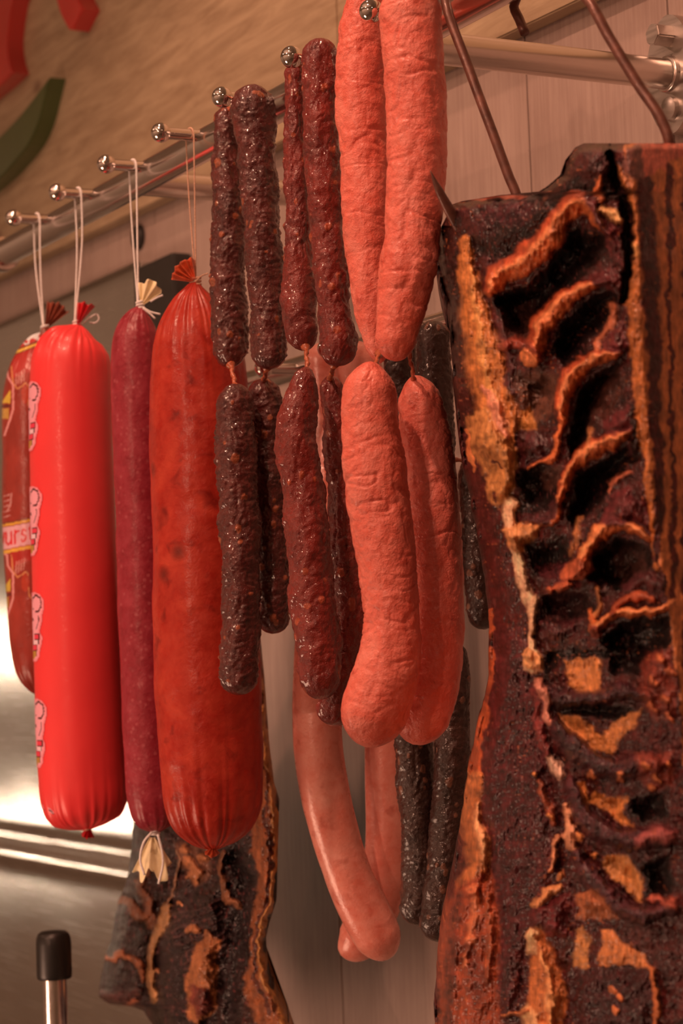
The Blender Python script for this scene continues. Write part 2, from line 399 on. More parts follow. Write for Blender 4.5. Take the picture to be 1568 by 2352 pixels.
def flange(root, y, z):
    # oval plate with two lobes, bolted above and below the arm
    pts = []
    for a in np.linspace(0, 2*pi, 64, endpoint=False):
        dz, dy = sin(a), cos(a); pts.append((y+.0255*dy*(1-.12*abs(dz)), z+.0385*dz))
    bm = bmesh.new(); f = [bm.verts.new((WX-.0110, p[0], p[1])) for p in pts]; b = [bm.verts.new((WX-.0004, p[0], p[1])) for p in pts]
    bm.faces.new(f); bm.faces.new(b[::-1]); n = len(f)
    for i in range(n): bm.faces.new((f[i], b[i], b[(i+1) % n], f[(i+1) % n]))
    bmesh.ops.recalc_face_normals(bm, faces=bm.faces[:])
    fl = bm_obj('flange', bm, M['flange'], root)
    lathe('collar', (WX-.0145, y, z), (1, 0, 0), [(0, .0107), (.0006, .0115), (.0036, .0120)], M['arm'], fl)
    bm = bmesh.new(); hexv = [(y-.001+.0075*cos(k*pi/3+.3), z+.0245+.0075*sin(k*pi/3+.3)) for k in range(6)]
    f = [bm.verts.new((WX-.024, *p)) for p in hexv]; b = [bm.verts.new((WX-.0108, *p)) for p in hexv]; bm.faces.new(f)
    for i in range(6): bm.faces.new((f[i], b[i], b[(i+1) % 6], f[(i+1) % 6]))
    bmesh.ops.recalc_face_normals(bm, faces=bm.faces[:]); bmesh.ops.bevel(bm, geom=bm.edges[:], offset=.0008, segments=2, affect='EDGES')
    bm_obj('bolt', bm, M['flange'], fl)
    lathe('screw', (WX-.0150, y-.001, z-.0225), (1, 0, 0), [(0, .005), (.0008, .0075), (.004, .008)], M['flange'], fl)
PEG = [1.6570-.1*i for i in range(10)]
upper = rail('hanging_rail', .637, 1.9625, .55, 1.800, .0113, PEG[:7], .5993, 1.9657, (1.099, 1.492), 'upper chrome rail with ball-ended pegs holding the front row of sausages', .0150)
lower = rail('hanging_rail', .738, 1.816, .55, 1.95, .0098, [1.6187-.1*i for i in range(7)], .702, 1.8135, (1.75, .95), 'lower chrome rail with ball-ended pegs, behind the hanging sausages')

# ------------------------------------------------------------------ sausages
rng = np.random.default_rng(5)
def sausage(name, pts, D, mat, parent, nth=96, ds=.0009, ends=('round', 'round'), wr=None, seed=0, fat=0, fatr=(.0012, .0028), pleat=(0, 0), cb=None, pleatlen=.03):
    """pts: (photo x, photo y, radius px[, extra depth m]) along the axis; first and last are the tips"""
    pts = np.array([tuple(p)+(0,)*(4-len(p)) for p in pts], float)
    Dk = D+pts[:, 3]
    P = np.array([PV(p[0], p[1], d) for p, d in zip(pts, Dk)]); r = pts[:, 2]*mpp(Dk)
    L = np.linalg.norm(np.diff(P, axis=0), axis=1).sum(); m = max(24, int(L/ds))
    Q = spline(np.concatenate([P, r[:, None]], 1), m); C, r = Q[:, :3], np.maximum(Q[:, 3], 2e-4)
    s = np.concatenate([[0], np.cumsum(np.linalg.norm(np.diff(C, axis=0), axis=1))]); L = s[-1]
    if ends[0] == 'round':
        e = r[min(len(r)-1, int(m*.08))]*1.05; t = np.clip(s/e, 0, 1); r = r*np.maximum(np.sqrt(1-(1-t)**2), .0)
    if ends[1] == 'round':
        e = r[max(0, int(m*.9))]*1.05; t = np.clip((L-s)/e, 0, 1); r = r*np.sqrt(1-(1-t)**2)
    r = np.maximum(r, .0003)
    # denser rows near the round ends
    T, N, B = transport(C); th = np.arange(nth)/nth*2*pi
    ct, sn = np.cos(th)[None, :], np.sin(th)[None, :]
    R = np.repeat(r[:, None], nth, 1); Rm = float(np.median(r))
    q = np.stack([ct*np.ones((m, 1))*Rm, sn*np.ones((m, 1))*Rm, np.repeat(s[:, None], nth, 1)], -1)+seed*1.37
    env = np.clip(r/Rm, 0, 1)[:, None]
    fa = np.zeros((m, nth))
    if wr: R = R + wr(q, s, th)*env
    if fat:
        n = int(fat); ss = rng.uniform(0, L, n); tt = rng.uniform(0, 2*pi, n); rr = rng.uniform(fatr[0], fatr[1], n); el = rng.uniform(.7, 1.5, n)
        wob = noise(q*420)*.35
        for a, b, c, e in zip(ss, tt, rr, el):
            i0, i1 = np.searchsorted(s, a-2.5*c), np.searchsorted(s, a+2.5*c)
            dth = (th-b+pi) % (2*pi)-pi
            d = np.sqrt(((s[i0:i1, None]-a)/c/e)**2+(dth[None]*Rm/c)**2)+wob[i0:i1]
            fa[i0:i1] = np.maximum(fa[i0:i1], sm(1.15, .55, d))
        R = R+fa*.00055*env
    if pleat[0]:
        k, amp = pleat
        ph = noise(np.stack([np.cos(th)*3, np.sin(th)*3, th*0+seed], -1))*1.6
        for ss_, on in ((s, ends[0] != 'none'), (L-s, ends[1] != 'none')):
            f = np.exp(-(ss_/pleatlen))*np.clip(r/Rm*1.6, 0, 1)
            w = np.cos(k*th+ph*3)
            R = R+amp*f[:, None]*(np.abs(w)**.6*np.sign(w))[None]
    V = C[:, None]+R[..., None]*(ct[..., None]*N[:, None]+sn[..., None]*B[:, None])
    F = grid_faces(m, nth, True)
    V = np.concatenate([V.reshape(-1, 3), C[:1], C[-1:]])
    j = np.arange(nth); k2 = (j+1) % nth; a = m*nth
    F = np.concatenate([F, np.stack([j*0+a, k2, j, j*0+a], -1)[:, [0, 1, 2, 2]], np.stack([j*0+a+1, (m-1)*nth+j, (m-1)*nth+k2, (m-1)*nth+k2], -1)])
    me = bpy.data.meshes.new(name); Vl = V-org(parent)
    quads = F[:m*nth-nth]; tris = np.concatenate([np.stack([j*0+a, k2, j], -1), np.stack([j*0+a+1, (m-1)*nth+j, (m-1)*nth+k2], -1)])
    me.vertices.add(len(Vl)); me.vertices.foreach_set('co', Vl.astype(np.float32).ravel())
    vi = np.concatenate([quads.ravel(), tris.ravel()]).astype(np.int32)
    ls = np.concatenate([np.arange(len(quads))*4, len(quads)*4+np.arange(len(tris))*3]).astype(np.int32)
    me.loops.add(len(vi)); me.loops.foreach_set('vertex_index', vi); me.polygons.add(len(ls)); me.polygons.foreach_set('loop_start', ls)
    me.update(calc_edges=True)
    if fat: attr_f(me, 'fat', np.concatenate([fa.ravel(), [0, 0]]))
    if cb is not None: attr_c(me, 'tint', np.concatenate([cb(V[:-2]).reshape(-1, 3), np.zeros((2, 3))+.1]))
    return link(name, me, parent, mat)

def wr_brat(seed):
    def f(q, s, th):
        q1 = q*np.array([1, 1, 1.])
        d = .0010*fbm(q1*np.array([40, 40, 30]), 3)
        w = q1+.004*np.stack([noise(q1*70), noise(q1*70+9), noise(q1*70+21)], -1)
        msk = sm(-.3, .4, noise(q1*24+3)); msk2 = sm(-.2, .5, noise(q1*30+13))
        cr = 1-np.abs(noise(w*np.array([26, 26, 120]))); cr2 = 1-np.abs(noise(w*np.array([70, 70, 210])+5)); cr3 = 1-np.abs(noise(w*np.array([120, 120, 130])+15))
        return d-.0009*sm(.86, 1., cr)*msk-.0006*sm(.78, 1., cr2)*msk2-.00035*sm(.7, 1., cr3)+.00045*noise(q1*150)+.0002*noise(q1*420)
    return f
def wr_dark(amp=1., lon=1.):
    def f(q, s, th):
        d = .0010*fbm(q*np.array([60, 60, 42]), 3)
        w = q+.004*np.stack([noise(q*90), noise(q*90+9), noise(q*90+21)], -1)
        r1 = np.abs(noise(w*np.array([170, 170, 250/lon]))); r2 = np.abs(noise(w*np.array([330, 330, 480/lon])+7))
        return amp*(d+.0008*(r1-.4)+.0006*(r2-.4)+.0002*noise(q*900))
    return f
def wr_soft(amp=.0006, sc=28):
    return lambda q, s, th: amp*fbm(q*sc, 4)
M['brat'] = mat_meat('pink_bratwurst_casing', A(190, 62, 42), A(208, 80, 57), A(224, 104, 80), 38, dark=A(158, 42, 26), rough=.36, coat=.25, bumps=((260, .0012), (650, .0007)), sss=.12, coatr=.25)
M['darkl'] = mat_meat('dark_smoked_casing', A(46, 9, 6), A(70, 15, 10), A(98, 27, 18), 50, fat=A(138, 54, 26), rough=.34, coat=.8, bumps=((420, .0010), (1100, .0005)), coatr=.06)
M['redl'] = mat_meat('dark_red_smoked_casing', A(72, 10, 7), A(100, 18, 11), A(128, 32, 21), 50, fat=A(150, 52, 26), rough=.34, coat=.8, bumps=((420, .0010), (1100, .0005)), coatr=.06)
M['blackl'] = mat_meat('blackish_smoked_casing', A(30, 12, 7), A(46, 19, 12), A(70, 31, 21), 60, fat=A(110, 54, 34), rough=.32, coat=.5, bumps=((420, .0008), (1000, .0004)), coatr=.16)
M['pale'] = mat_meat('smooth_pink_casing', A(186, 72, 50), A(202, 94, 70), A(220, 122, 96), 26, dark=A(158, 54, 36), rough=.3, coat=.4, bumps=((300, .0004),), sss=.12, coatr=.22)
M['palecream'] = mat_meat('cream_pink_casing', A(190, 128, 104), A(206, 146, 122), A(218, 162, 138), 26, rough=.3, coat=.4, bumps=((300, .0004),), coatr=.22)
M['twist'] = plain('twisted_casing', A(156, 62, 32), .35, 0, 500, .0006, .3, .4)
M['big'] = mat_meat('mottled_orange_red_casing', A(126, 18, 10), A(150, 28, 16), A(174, 48, 28), 30, dark=A(100, 12, 7), rough=.36, coat=.16, bumps=((200, .0006),), spec=.25, specks=(A(80, 20, 12), 26, .06, .8), coatr=.2)
M['purple'] = mat_meat('marbled_purple_casing', A(112, 18, 22), A(128, 25, 29), A(144, 40, 42), 70, rough=.38, coat=.18, spec=.28, bumps=((300, .0006),), specks=(A(168, 72, 66), 190, .16, .35), coatr=.25)
M['redcase'] = plain('bright_red_casing', A(214, 40, 36), .42, 0, 25, .0002, .04, .12)
M['redtuft'] = plain('deep_red_casing_end', A(176, 12, 16), .4, 0, 120, .0005, .2, .2)
M['tuft_brown'] = plain('brown_casing_end', A(122, 44, 24), .4, 0, 120, .0006, .4, .3)
M['tuft_orange'] = plain('orange_casing_end', A(176, 58, 26), .35, 0, 160, .0006, .45, .3)
M['tuft_cream'] = plain('cream_casing_end', A(226, 160, 112), .5, 0, 120, .0004, .15, .2)

def fan(name, base, tip, half_ang, pleats, mat, parent, D, r0=.12, ny=14, nx=90, amp=.0016, edge=.08, seed=0, bend=.004):
    """pleated casing end spreading from the knot; base, tip in photo px"""
    b = PV(base[0], base[1], D); t = PV(tip[0], tip[1], D); ax = t-b; Lh = np.linalg.norm(ax); ax /= Lh
    sd = np.cross(FH, ax); sd /= np.linalg.norm(sd); V = []
    for i in range(ny):
        u = r0+(1-r0)*i/(ny-1)
        for j in range(nx):
            v = j/(nx-1)*2-1; a = v*half_ang
            rr = Lh*u*(1+edge*noise(np.array([[v*4+seed, seed*3., 0]]))[0]*u)
            w = (sin(v*pleats*pi+seed)*amp*(.3+.9*u)+bend*u*u*cos(v*2.2))
            V.append(b+ax*rr*cos(a)+sd*(rr*sin(a))-FH*w)
    F = [tuple(int(q) for q in f) for f in grid_faces(ny, nx)]
    o = link(name, mesh_from(name, V, F, parent), parent, mat); md = o.modifiers.new('thickness', 'SOLIDIFY'); md.thickness = .0004
    return o
def knot(parent, x, y, D, r, mat, turns=3):
    p = PV(x, y, D); pts = []
    for k in range(turns*12+1):
        a = k/12*2*pi; pts.append(p+np.array([cos(a)*r, sin(a)*r, (k/(turns*12)-.5)*.0022*turns]))
    tube('knot', pts, .0009, mat, parent, 8, 2)
def hang_string(parent, i, x, y, D, mat, off=.014, spread=.0022, rad=.0007):
    """two strands from a loop round peg i down to the knot at photo point (x, y)"""
    px = .5993+off; py = PEG[i]; pz = 1.9657; k = PV(x, y, D); pts = [k+np.array([0, spread*.2, 0])]
    pts.append(np.array([px, py+.0036, pz-.04])); pts.append(np.array([px, py+.0051, pz]))
    for a in np.linspace(.3, pi-.3, 7): pts.append(np.array([px+.0004*a, py+.0051*cos(a), pz+.0051*sin(a)]))
    pts += [np.array([px+.0014, py-.0051, pz]), np.array([px+.0014, py-.0034, pz-.04]), k-np.array([0, spread*.2, 0])]
    tube('string', pts, rad, mat, parent, 8, 8)

DH = [.2925+.881*(1.657-.1*i) for i in range(9)]
def base_of(x, y, D): return tuple(PV(x, y, D))

# peg 0: printed sausage
def print_tint(V):
    d = V-CAM; z = d@Fw; x = CX+FPX*(d@Rt)/z; y = CY-FPX*(d@Up)/z
    n = noise(V*60)*.5+noise(V*160)*.3
    meat = A(134, 34, 22)*(1+.35*n[:, None]); c = meat.copy()
    def put(m, col):
        c[m] = A(*col)
    def line(pts, w, col, close=False):
        for (x0, y0), (x1, y1) in zip(pts[:-1], pts[1:]):
            t = np.clip(((x-x0)*(x1-x0)+(y-y0)*(y1-y0))/((x1-x0)**2+(y1-y0)**2+1e-9), 0, 1)
            put((x-x0-t*(x1-x0))**2+(y-y0-t*(y1-y0))**2 < w*w, col)
    # white shoulder with red spots above a slanted gold rule
    yr = 812-(x-20)*.38
    put(y < yr, (206, 168, 150))
    for cx_, cy_, rr in ((50, 795, 7), (76, 785, 8), (60, 815-30, 4), (95, 772, 6), (34, 800, 4)): put(((x-cx_)/1.1)**2+(y-cy_)**2 < rr*rr, (176, 40, 32))
    put((y > yr-5) & (y < yr), (120, 40, 22)); put((y > yr) & (y < yr+6), (206, 138, 48)); put((y > yr+6) & (y < yr+9), (120, 40, 22))
    def block(dy):
        put((y > yr+9+dy) & (y < yr+60+dy) & (x > 24), (158, 30, 22))
        line([(26, 842+dy), (30, 880+dy), (40, 893+dy), (52, 886+dy), (58, 880+dy), (64, 884+dy), (66, 930+dy), (70, 940+dy)], 1.3, (196, 110, 60))
        for k in range(4): line([(38+k*6, 858+dy-3*k), (36+k*6, 884+dy-3*k)], .9, (196, 120, 100))
        put((((x-58)/9)**2+((y-(905+dy))/22)**2 < 1), (160, 40, 20))
        line([(10, 840+dy), (16, 842+dy), (18, 866+dy), (30, 884+dy), (30, 940+dy), (24, 960+dy), (10, 1000+dy)], 2.2, (200, 110, 96))
        put((x < 24) & (y > 895+dy) & (y < 926+dy) & (x > 24-(y-(895+dy))*.7), (190, 130, 40))
        put((x < 26) & (y > 930+dy) & (y < 936+dy), (90, 30, 20)); put((x < 20) & (y > 938+dy) & (y < 962+dy), (176, 110, 44))
    block(0); block(433)
    # white band with red lettering between gold rules
    s_ = y+(x-10)*.20
    put((s_ > 1204) & (s_ < 1210), (196, 120, 40)); put((s_ > 1200) & (s_ < 1204), (110, 36, 20))
    put((s_ > 1212) & (s_ < 1262), (204, 126, 118)); put((s_ > 1264) & (s_ < 1272), (204, 128, 44))
    def glyph(g, ox, sc):
        for st_ in g: line([(ox+px*sc, 1224+py*sc*1.35-(ox+px*sc-10)*.20) for px, py in st_], 2.1, (190, 30, 30))
    U = [[(0, 0), (0, 12), (3, 16), (7, 14), (9, 10)], [(9, 0), (9, 16)]]; Rg = [[(0, 0), (0, 16)], [(0, 5), (3, 1), (7, 1)]]
    Sg = [[(8, 3), (5, 0), (1, 2), (1, 6), (7, 9), (7, 14), (3, 16), (0, 13)]]; Wg = [[(0, 0), (3, 16), (6, 4), (9, 16), (12, 0)]]; Tg = [[(3, -5), (3, 14), (7, 15)], [(0, 1), (7, 1)]]
    glyph(Wg, -2, 1.0); glyph(U, 14, 1.35); glyph(Rg, 34, 1.35); glyph(Sg, 49, 1.35); glyph(Tg, 66, 1.35)
    for k in range(5): line([(9, 1140+k*12), (22, 1136+k*12)], 1.4, (176, 100, 86))
    line([(26, 1134), (24, 1160), (18, 1170)], 1.6, (176, 100, 86))
    return c
M['print'] = mat_vcol('printed_clear_casing', .34, .4, ((200, .0005),), .08)
D = DH[0]; e = empty('printed_sausage', base_of(95, 1600, D), 'sausage in clear printed casing with white lettered band, hanging farthest left', 'sausage', 'sausages tied by strings to the upper rail')
sausage('casing', [(104, 765, 8), (94, 790, 34), (80, 850, 58), (72, 920, 65), (70, 1000, 66), (74, 1200, 68), (82, 1400, 65), (90, 1520, 58), (98, 1598, 40)], D, M['print'], e, 210, .0007, ('taper', 'round'), wr_soft(.0006, 24), 1, pleat=(14, .0012), cb=print_tint, pleatlen=.012)
fan('casing_end', (103, 758), (134, 700), .42, 4, M['tuft_brown'], e, D, seed=1)
sausage('neck', [(112, 790, 16), (106, 765, 11), (103, 752, 6)], D-.012, M['tuft_brown'], e, 24, .001, ('taper', 'taper'), pleat=(7, .0008))
knot(e, 103, 757, D, .0028, M['string']); hang_string(e, 0, 100, 752, D, M['string'], .019)

# peg 1: red casing
D = DH[1]; e = empty('red_sausage', base_of(200, 1905, D), 'thick sausage in smooth bright red casing with pink motifs down its edge', 'sausage', 'sausages tied by strings to the upper rail')
redpts = [(181, 746, 8), (178, 757, 30), (172, 775, 62), (166, 805, 84), (163, 850, 93), (163, 1000, 95), (171, 1300, 97), (181, 1600, 99.5), (189, 1780, 100), (194, 1850, 95), (198, 1885, 74), (200, 1899, 40), (201, 1906, 8)]
sausage('casing', redpts, D, M['redcase'], e, 200, .0012, ('taper', 'taper'), wr_soft(.0002, 18), 2, pleat=(17, .0016), pleatlen=.013)
fan('casing_end', (176, 750), (196, 695), .36, 3, M['redtuft'], e, D-.004, seed=2, amp=.0012)
fan('casing_end', (203, 1893), (200, 1925), .5, 3, M['redtuft'], e, D-.004, seed=3, amp=.0012)
knot(e, 178, 746, D, .0032, M['string']); knot(e, 201, 1902, D-.004, .0022, M['string_brown'], 2); hang_string(e, 1, 172, 740, D, M['string'], .016)
tube('string_end', [PV(x, y, D+.004) for x, y in ((190, 744), (206, 730), (222, 722), (227, 732), (220, 741), (205, 741))], .0006, M['string'], e, 8, 6)
# printed motifs: pale pink shape with scalloped ball, red and white bands, ochre tip
MM = [plain('print_pink', A(232, 120, 116), .45, 0, 30, .0001, .03), plain('print_line', A(74, 16, 16), .45, 0, 30, .0001, .03), plain('print_red', A(206, 40, 52), .45, 0, 30, .0001, .03), plain('print_ochre', A(168, 100, 34), .45, 0, 30, .0001, .03), plain('print_white', A(226, 150, 140), .45, 0, 30, .0001, .03), plain('print_halo', A(230, 104, 100), .45, 0, 30, .0001, .03)]
def motif_class(x, y):
    """x: px right of the casing's left edge, y: px below the motif's top; -1 = nothing"""
    x = x/1.3-2; c = -1
    wid = np.interp(y, [-6, 0, 15, 30, 40, 50, 62, 75, 85, 97, 104, 115, 125, 140, 150], [4, 15, 23, 23, 21, 18, 18, 15, 13, 18, 18, 16, 13, 12, 6])
    a = math.atan2(y-21, x-10); rb = 1+.06*sin(a*11)
    if -6 < y < 152 and x < wid+3.0+.0*y: c = 5
    if 0 <= y < 147 and x < wid-1: c = 0
    d = math.hypot((x-10)/10.5, (y-21)/19)/rb
    if d < 1.06: c = 0
    if .86 < d < 1.1 and x > 2 and not (y > 34 and x < 8): c = 1
    if 47 < y < 78 and abs(x-np.interp(y, [47, 60, 78], [14.5, 15, 9])) < .9: c = 1
    if 53 < y < 60 and abs(x-(1+(y-53)*.2)) < 1.6: c = 1
    if 78 < y < 104 and abs(x+1) < 1.2: c = 1
    if 88 < y < 103 and 4 < x < 16: c = 2 if (91 < y < 101 and x < 14) else 1
    if 103 <= y < 113 and 1 < x < 13: c = 4
    if 103 <= y < 113 and (abs(x-1) < .9 or abs(x-13) < 1.2): c = 1
    if 113 <= y < 128 and 0 < x < 11: c = 2 if (115 < y < 126 and x < 9.5) else 1
    if 128 <= y < 145 and -4 < x < (9 if y < 141 else 4): c = 3 if x < 7.5 else 1
    return c
redQ = spline(np.array([list(PV(p[0], p[1], D))+[p[2]*mpp(D), p[1]] for p in redpts]), 900)
def red_surf(al, yy):
    C = np.array([np.interp(yy, redQ[:, 4], redQ[:, k]) for k in range(3)]); r = np.interp(yy, redQ[:, 4], redQ[:, 3])+.00045
    return C+r*(-R0*sin(al)-FH*cos(al)), r
for top in (884, 1123, 1364, 1606, 1848):
    V, F, mi = [], [], []; ny, na = 130, 44
    als = np.linspace(radians(30), radians(112), na); yss = np.linspace(top-7, top+(153 if top < 1800 else 41), ny); keep = {}
    Rpx = np.interp(top+70, [p[1] for p in redpts], [p[2] for p in redpts])
    def vid(i, j):
        if (i, j) not in keep:
            keep[(i, j)] = len(V); V.append(red_surf(als[j], yss[i])[0])
        return keep[(i, j)]
    for i in range(ny-1):
        for j in range(na-1):
            Rpx = np.interp((yss[i]+yss[i+1])/2, [p[1] for p in redpts], [p[2] for p in redpts]); al = (als[j]+als[j+1])/2; x = Rpx*(1-sin(al)) if al < pi/2 else -Rpx*(1-sin(al))*1.0-2
            k = motif_class(x, (yss[i]+yss[i+1])/2-top)
            if k >= 0: F.append((vid(i, j), vid(i+1, j), vid(i+1, j+1), vid(i, j+1))); mi.append(k)
    me = mesh_from('printed_motif', V, F, e); o = link('printed_motif', me, e, MM); me.polygons.foreach_set('material_index', mi)

# peg 2: purple salami
D = DH[2]; e = empty('purple_salami', base_of(358, 1912, D), 'slim marbled purple-red salami with cream casing ends, right of the red sausage', 'sausage', 'sausages tied by strings to the upper rail')
sausage('casing', [(322, 706, 8), (318, 722, 26), (314, 750, 44), (312, 790, 54), (314, 850, 59), (318, 1000, 60), (326, 1200, 61), (336, 1500, 61), (348, 1780, 60), (354, 1860, 54), (358, 1895, 38), (360, 1912, 8)], D, M['purple'], e, 110, .001, ('taper', 'taper'), wr_soft(.0007, 30), 3, pleat=(11, .0009), pleatlen=.012)
fan('casing_end', (323, 704), (348, 650), .55, 3, M['tuft_cream'], e, D-.002, seed=4, amp=.0014, edge=.12)
fan('casing_end', (350, 1912), (354, 2012), .52, 2, M['tuft_cream'], e, D-.004, seed=6, amp=.0018, edge=.2)
knot(e, 322, 702, D, .0026, M['string']); knot(e, 357, 1912, D-.002, .0028, M['string'], 2); hang_string(e, 2, 317, 700, D, M['string'], .020)
for q in (((328, 706), (345, 716), (368, 722)), ((328, 708), (346, 722), (356, 732)), ((345, 693), (360, 684), (374, 678))): tube('string_end', [PV(x, y, D-.006) for x, y in q], .0007, M['string'], e, 8, 5)
for q in (((348, 1912), (330, 1935), (322, 1975), (332, 2010)), ((362, 1916), (372, 1955), (374, 1985), (364, 2030))): tube('string_end', [PV(x, y, D-.012) for x, y in q], .0009, M['string'], e, 8, 6)

# peg 3: big sausage
D = DH[3]; e = empty('big_sausage', base_of(490, 1950, D), 'very thick mottled orange-red smoked sausage with pleated onion-shaped top', 'sausage', 'sausages tied by strings to the upper rail')
sausage('casing', [(449, 648, 9), (447, 662, 22), (446, 690, 50), (448, 730, 78), (451, 780, 98), (455, 840, 110), (460, 960, 116), (468, 1250, 119), (478, 1600, 121.5), (484, 1760, 119), (487, 1850, 110), (489, 1905, 86), (490, 1938, 46), (491, 1952, 9)], D, M['big'], e, 180, .0011, ('taper', 'taper'), wr_soft(.0009, 24), 4, pleat=(19, .0013), pleatlen=.028)
fan('casing_end', (449, 648), (411, 606), .68, 5, M['tuft_orange'], e, D-.004, seed=7, amp=.0020, edge=.06)
fan('casing_end', (489, 1944), (486, 1968), .9, 3, M['tuft_orange'], e, D-.006, seed=8, amp=.0012)
knot(e, 449, 649, D, .0034, M['string_brown']); hang_string(e, 3, 449, 640, D, M['string_brown'], .021, rad=.0005)
tube('string_end', [PV(x, y, D-.004) for x, y in ((450, 646), (462, 634), (478, 628))], .0005, M['string_brown'], e, 8, 5)

# link chains over the pegs
def twist(parent, p, q, D1, D2, mat, r=5):
    a = PV(p[0], p[1], D1); b = PV(q[0], q[1], D2); n = 16; pts = [a+(b-a)*t+np.array([.0004*sin(t*14), .0004*cos(t*14), 0]) for t in np.linspace(0, 1, n)]
    rr = [mpp(D1)*(r*(1+1.4*(2*t-1)**6)+1.2*sin(t*30)) for t in np.linspace(0, 1, n)]
    tube('casing_twist', pts, rr, mat, parent, 10, 2)
def chain(name, label, links, twists, mat, matw, wr, fat, base, D, nth=96, ds=.0008, fatr=(.0012, .0028), group='link chains draped over pegs of the upper rail'):
    e = empty(name, base_of(base[0], base[1], D), label, 'sausage chain', group)
    for k, (pts, dd) in enumerate(links):
        m = mat[k] if isinstance(mat, (list, tuple)) else mat
        sausage('link', pts, D+dd, m, e, nth, ds, ('round', 'round'), wr[k] if isinstance(wr, list) else wr, 11*k+len(label), fat, fatr)
    for p, q, d1, d2 in twists: twist(e, p, q, D+d1, D+d2, matw)
    return e
D = DH[4]
chain('dark_link_chain', 'chain of dark brown knobbly smoked links, second bunch left of the pink sausages', [
    ([(520, 244, 30), (522, 300, 33), (525, 400, 38), (525, 550, 42), (524, 700, 44), (526, 800, 42), (528, 845, 38)], .018),
    ([(578, 194, 47), (580, 240, 48), (585, 300, 48), (593, 400, 45), (601, 500, 44), (610, 650, 42), (617, 750, 43), (616, 849, 42)], -.028),
    ([(541, 880, 36), (538, 940, 45), (537, 1000, 48), (545, 1120, 47.5), (550, 1220, 46), (553, 1400, 43), (550, 1520, 42), (545, 1597, 42)], -.004),
    ([(606, 868, 34), (611, 950, 38), (619, 1150, 40), (625, 1300, 39), (628, 1390, 38), (624, 1456, 38)], .016)],
    [((530, 838), (541, 890), .010, -.006), ((614, 842), (606, 876), -.026, .014), ((524, 256), (578, 206), .016, -.026)],
    M['darkl'], M['twist'], wr_dark(1.6), 34, (548, 1600), D)
D = DH[5]
chain('red_link_chain', 'chain of dark red wrinkled smoked links, beside the pink sausages', [
    ([(676, 146, 26), (677, 200, 26), (679, 300, 27), (683, 450, 30), (685, 560, 34), (685, 640, 40), (687, 720, 43), (694, 770, 41), (703, 806, 30)], .015),
    ([(737, 88, 40), (735, 130, 40), (735, 250, 41), (743, 400, 40), (755, 550, 40), (764, 680, 41), (774, 760, 43), (771, 842, 42)], -.026),
    ([(706, 842, 20), (699, 870, 30), (686, 940, 42), (681, 1000, 45), (688, 1080, 48), (704, 1200, 51), (718, 1380, 54), (731, 1500, 52), (740, 1607, 50)], -.010),
    ([(757, 862, 22), (762, 900, 28), (774, 980, 33), (787, 1100, 38), (797, 1280, 41), (803, 1430, 42), (785, 1560, 43), (762, 1668, 42)], .016)],
    [((702, 796), (707, 856), .010, -.008), ((768, 836), (757, 872), -.024, .014), ((680, 156), (737, 100), .012, -.022)],
    M['redl'], M['twist'], wr_dark(1.6, 2.2), 26, (745, 1640), D)
D = DH[6]
chain('bratwurst_chain', 'chain of plump pink bratwursts on the peg nearest the ribs', [
    ([(846, -38, 44), (842, 0, 48), (834, 80, 57), (830, 200, 60), (836, 350, 58), (842, 500, 56), (848, 620, 52), (856, 710, 46), (866, 780, 34), (874, 834, 22)], .018),
    ([(936, -42, 70), (940, 0, 73), (948, 100, 75), (955, 220, 73), (957, 330, 72), (955, 420, 69), (948, 520, 68), (939, 610, 68), (924, 700, 59), (912, 765, 49), (907, 830, 46)], -.040),
    ([(852, 830, 44), (848, 880, 60), (848, 930, 66), (852, 1000, 69), (862, 1100, 73), (875, 1200, 70), (888, 1300, 68), (898, 1400, 66), (898, 1490, 70), (882, 1570, 77), (858, 1640, 76), (838, 1716, 66)], -.022),
    ([(952, 862, 34), (962, 910, 50), (974, 1000, 60), (984, 1100, 63), (994, 1250, 67), (1001, 1400, 67), (996, 1500, 69), (978, 1600, 68), (948, 1710, 58)], .008)],
    [((872, 812), (858, 846), .010, -.018), ((938, 796), (952, 880), -.030, .006), ((846, -20), (936, -26), .014, -.030)],
    M['brat'], M['twist'], wr_brat(1), 0, (850, 1716), D, 140, .0008)

# chains on the lower rail
GL = 'link chains draped over pegs of the lower rail'
D = .712*sin(YAW)+1.3187*cos(YAW)
chain('pink_sausage_pair', 'pair of long smooth pink sausages hanging low, behind the bratwursts', [
    ([(742, 786, 40, .040), (742, 830, 44, .040), (748, 950, 48, .034), (748, 1150, 50, .016), (738, 1350, 53), (728, 1550, 56), (729, 1700, 57), (742, 1800, 57), (764, 1900, 55), (796, 2000, 54), (838, 2095, 57), (866, 2150, 54), (892, 2204, 46)], -.016),
    ([(812, 784, 50, -.05), (820, 830, 54, -.05), (846, 950, 54, -.04), (864, 1150, 52, -.02), (876, 1400, 49), (882, 1650, 46), (885, 1800, 46), (889, 1930, 49), (878, 2040, 53), (846, 2120, 53), (816, 2166, 48), (782, 2194, 40)], .020)],
    [((742, 792), (812, 790), .022, -.028)], M['pale'], M['twist'], wr_soft(.0005, 22), 0, (840, 2200), D, 110, .001, group=GL)
D = .712*sin(YAW)+1.2187*cos(YAW)
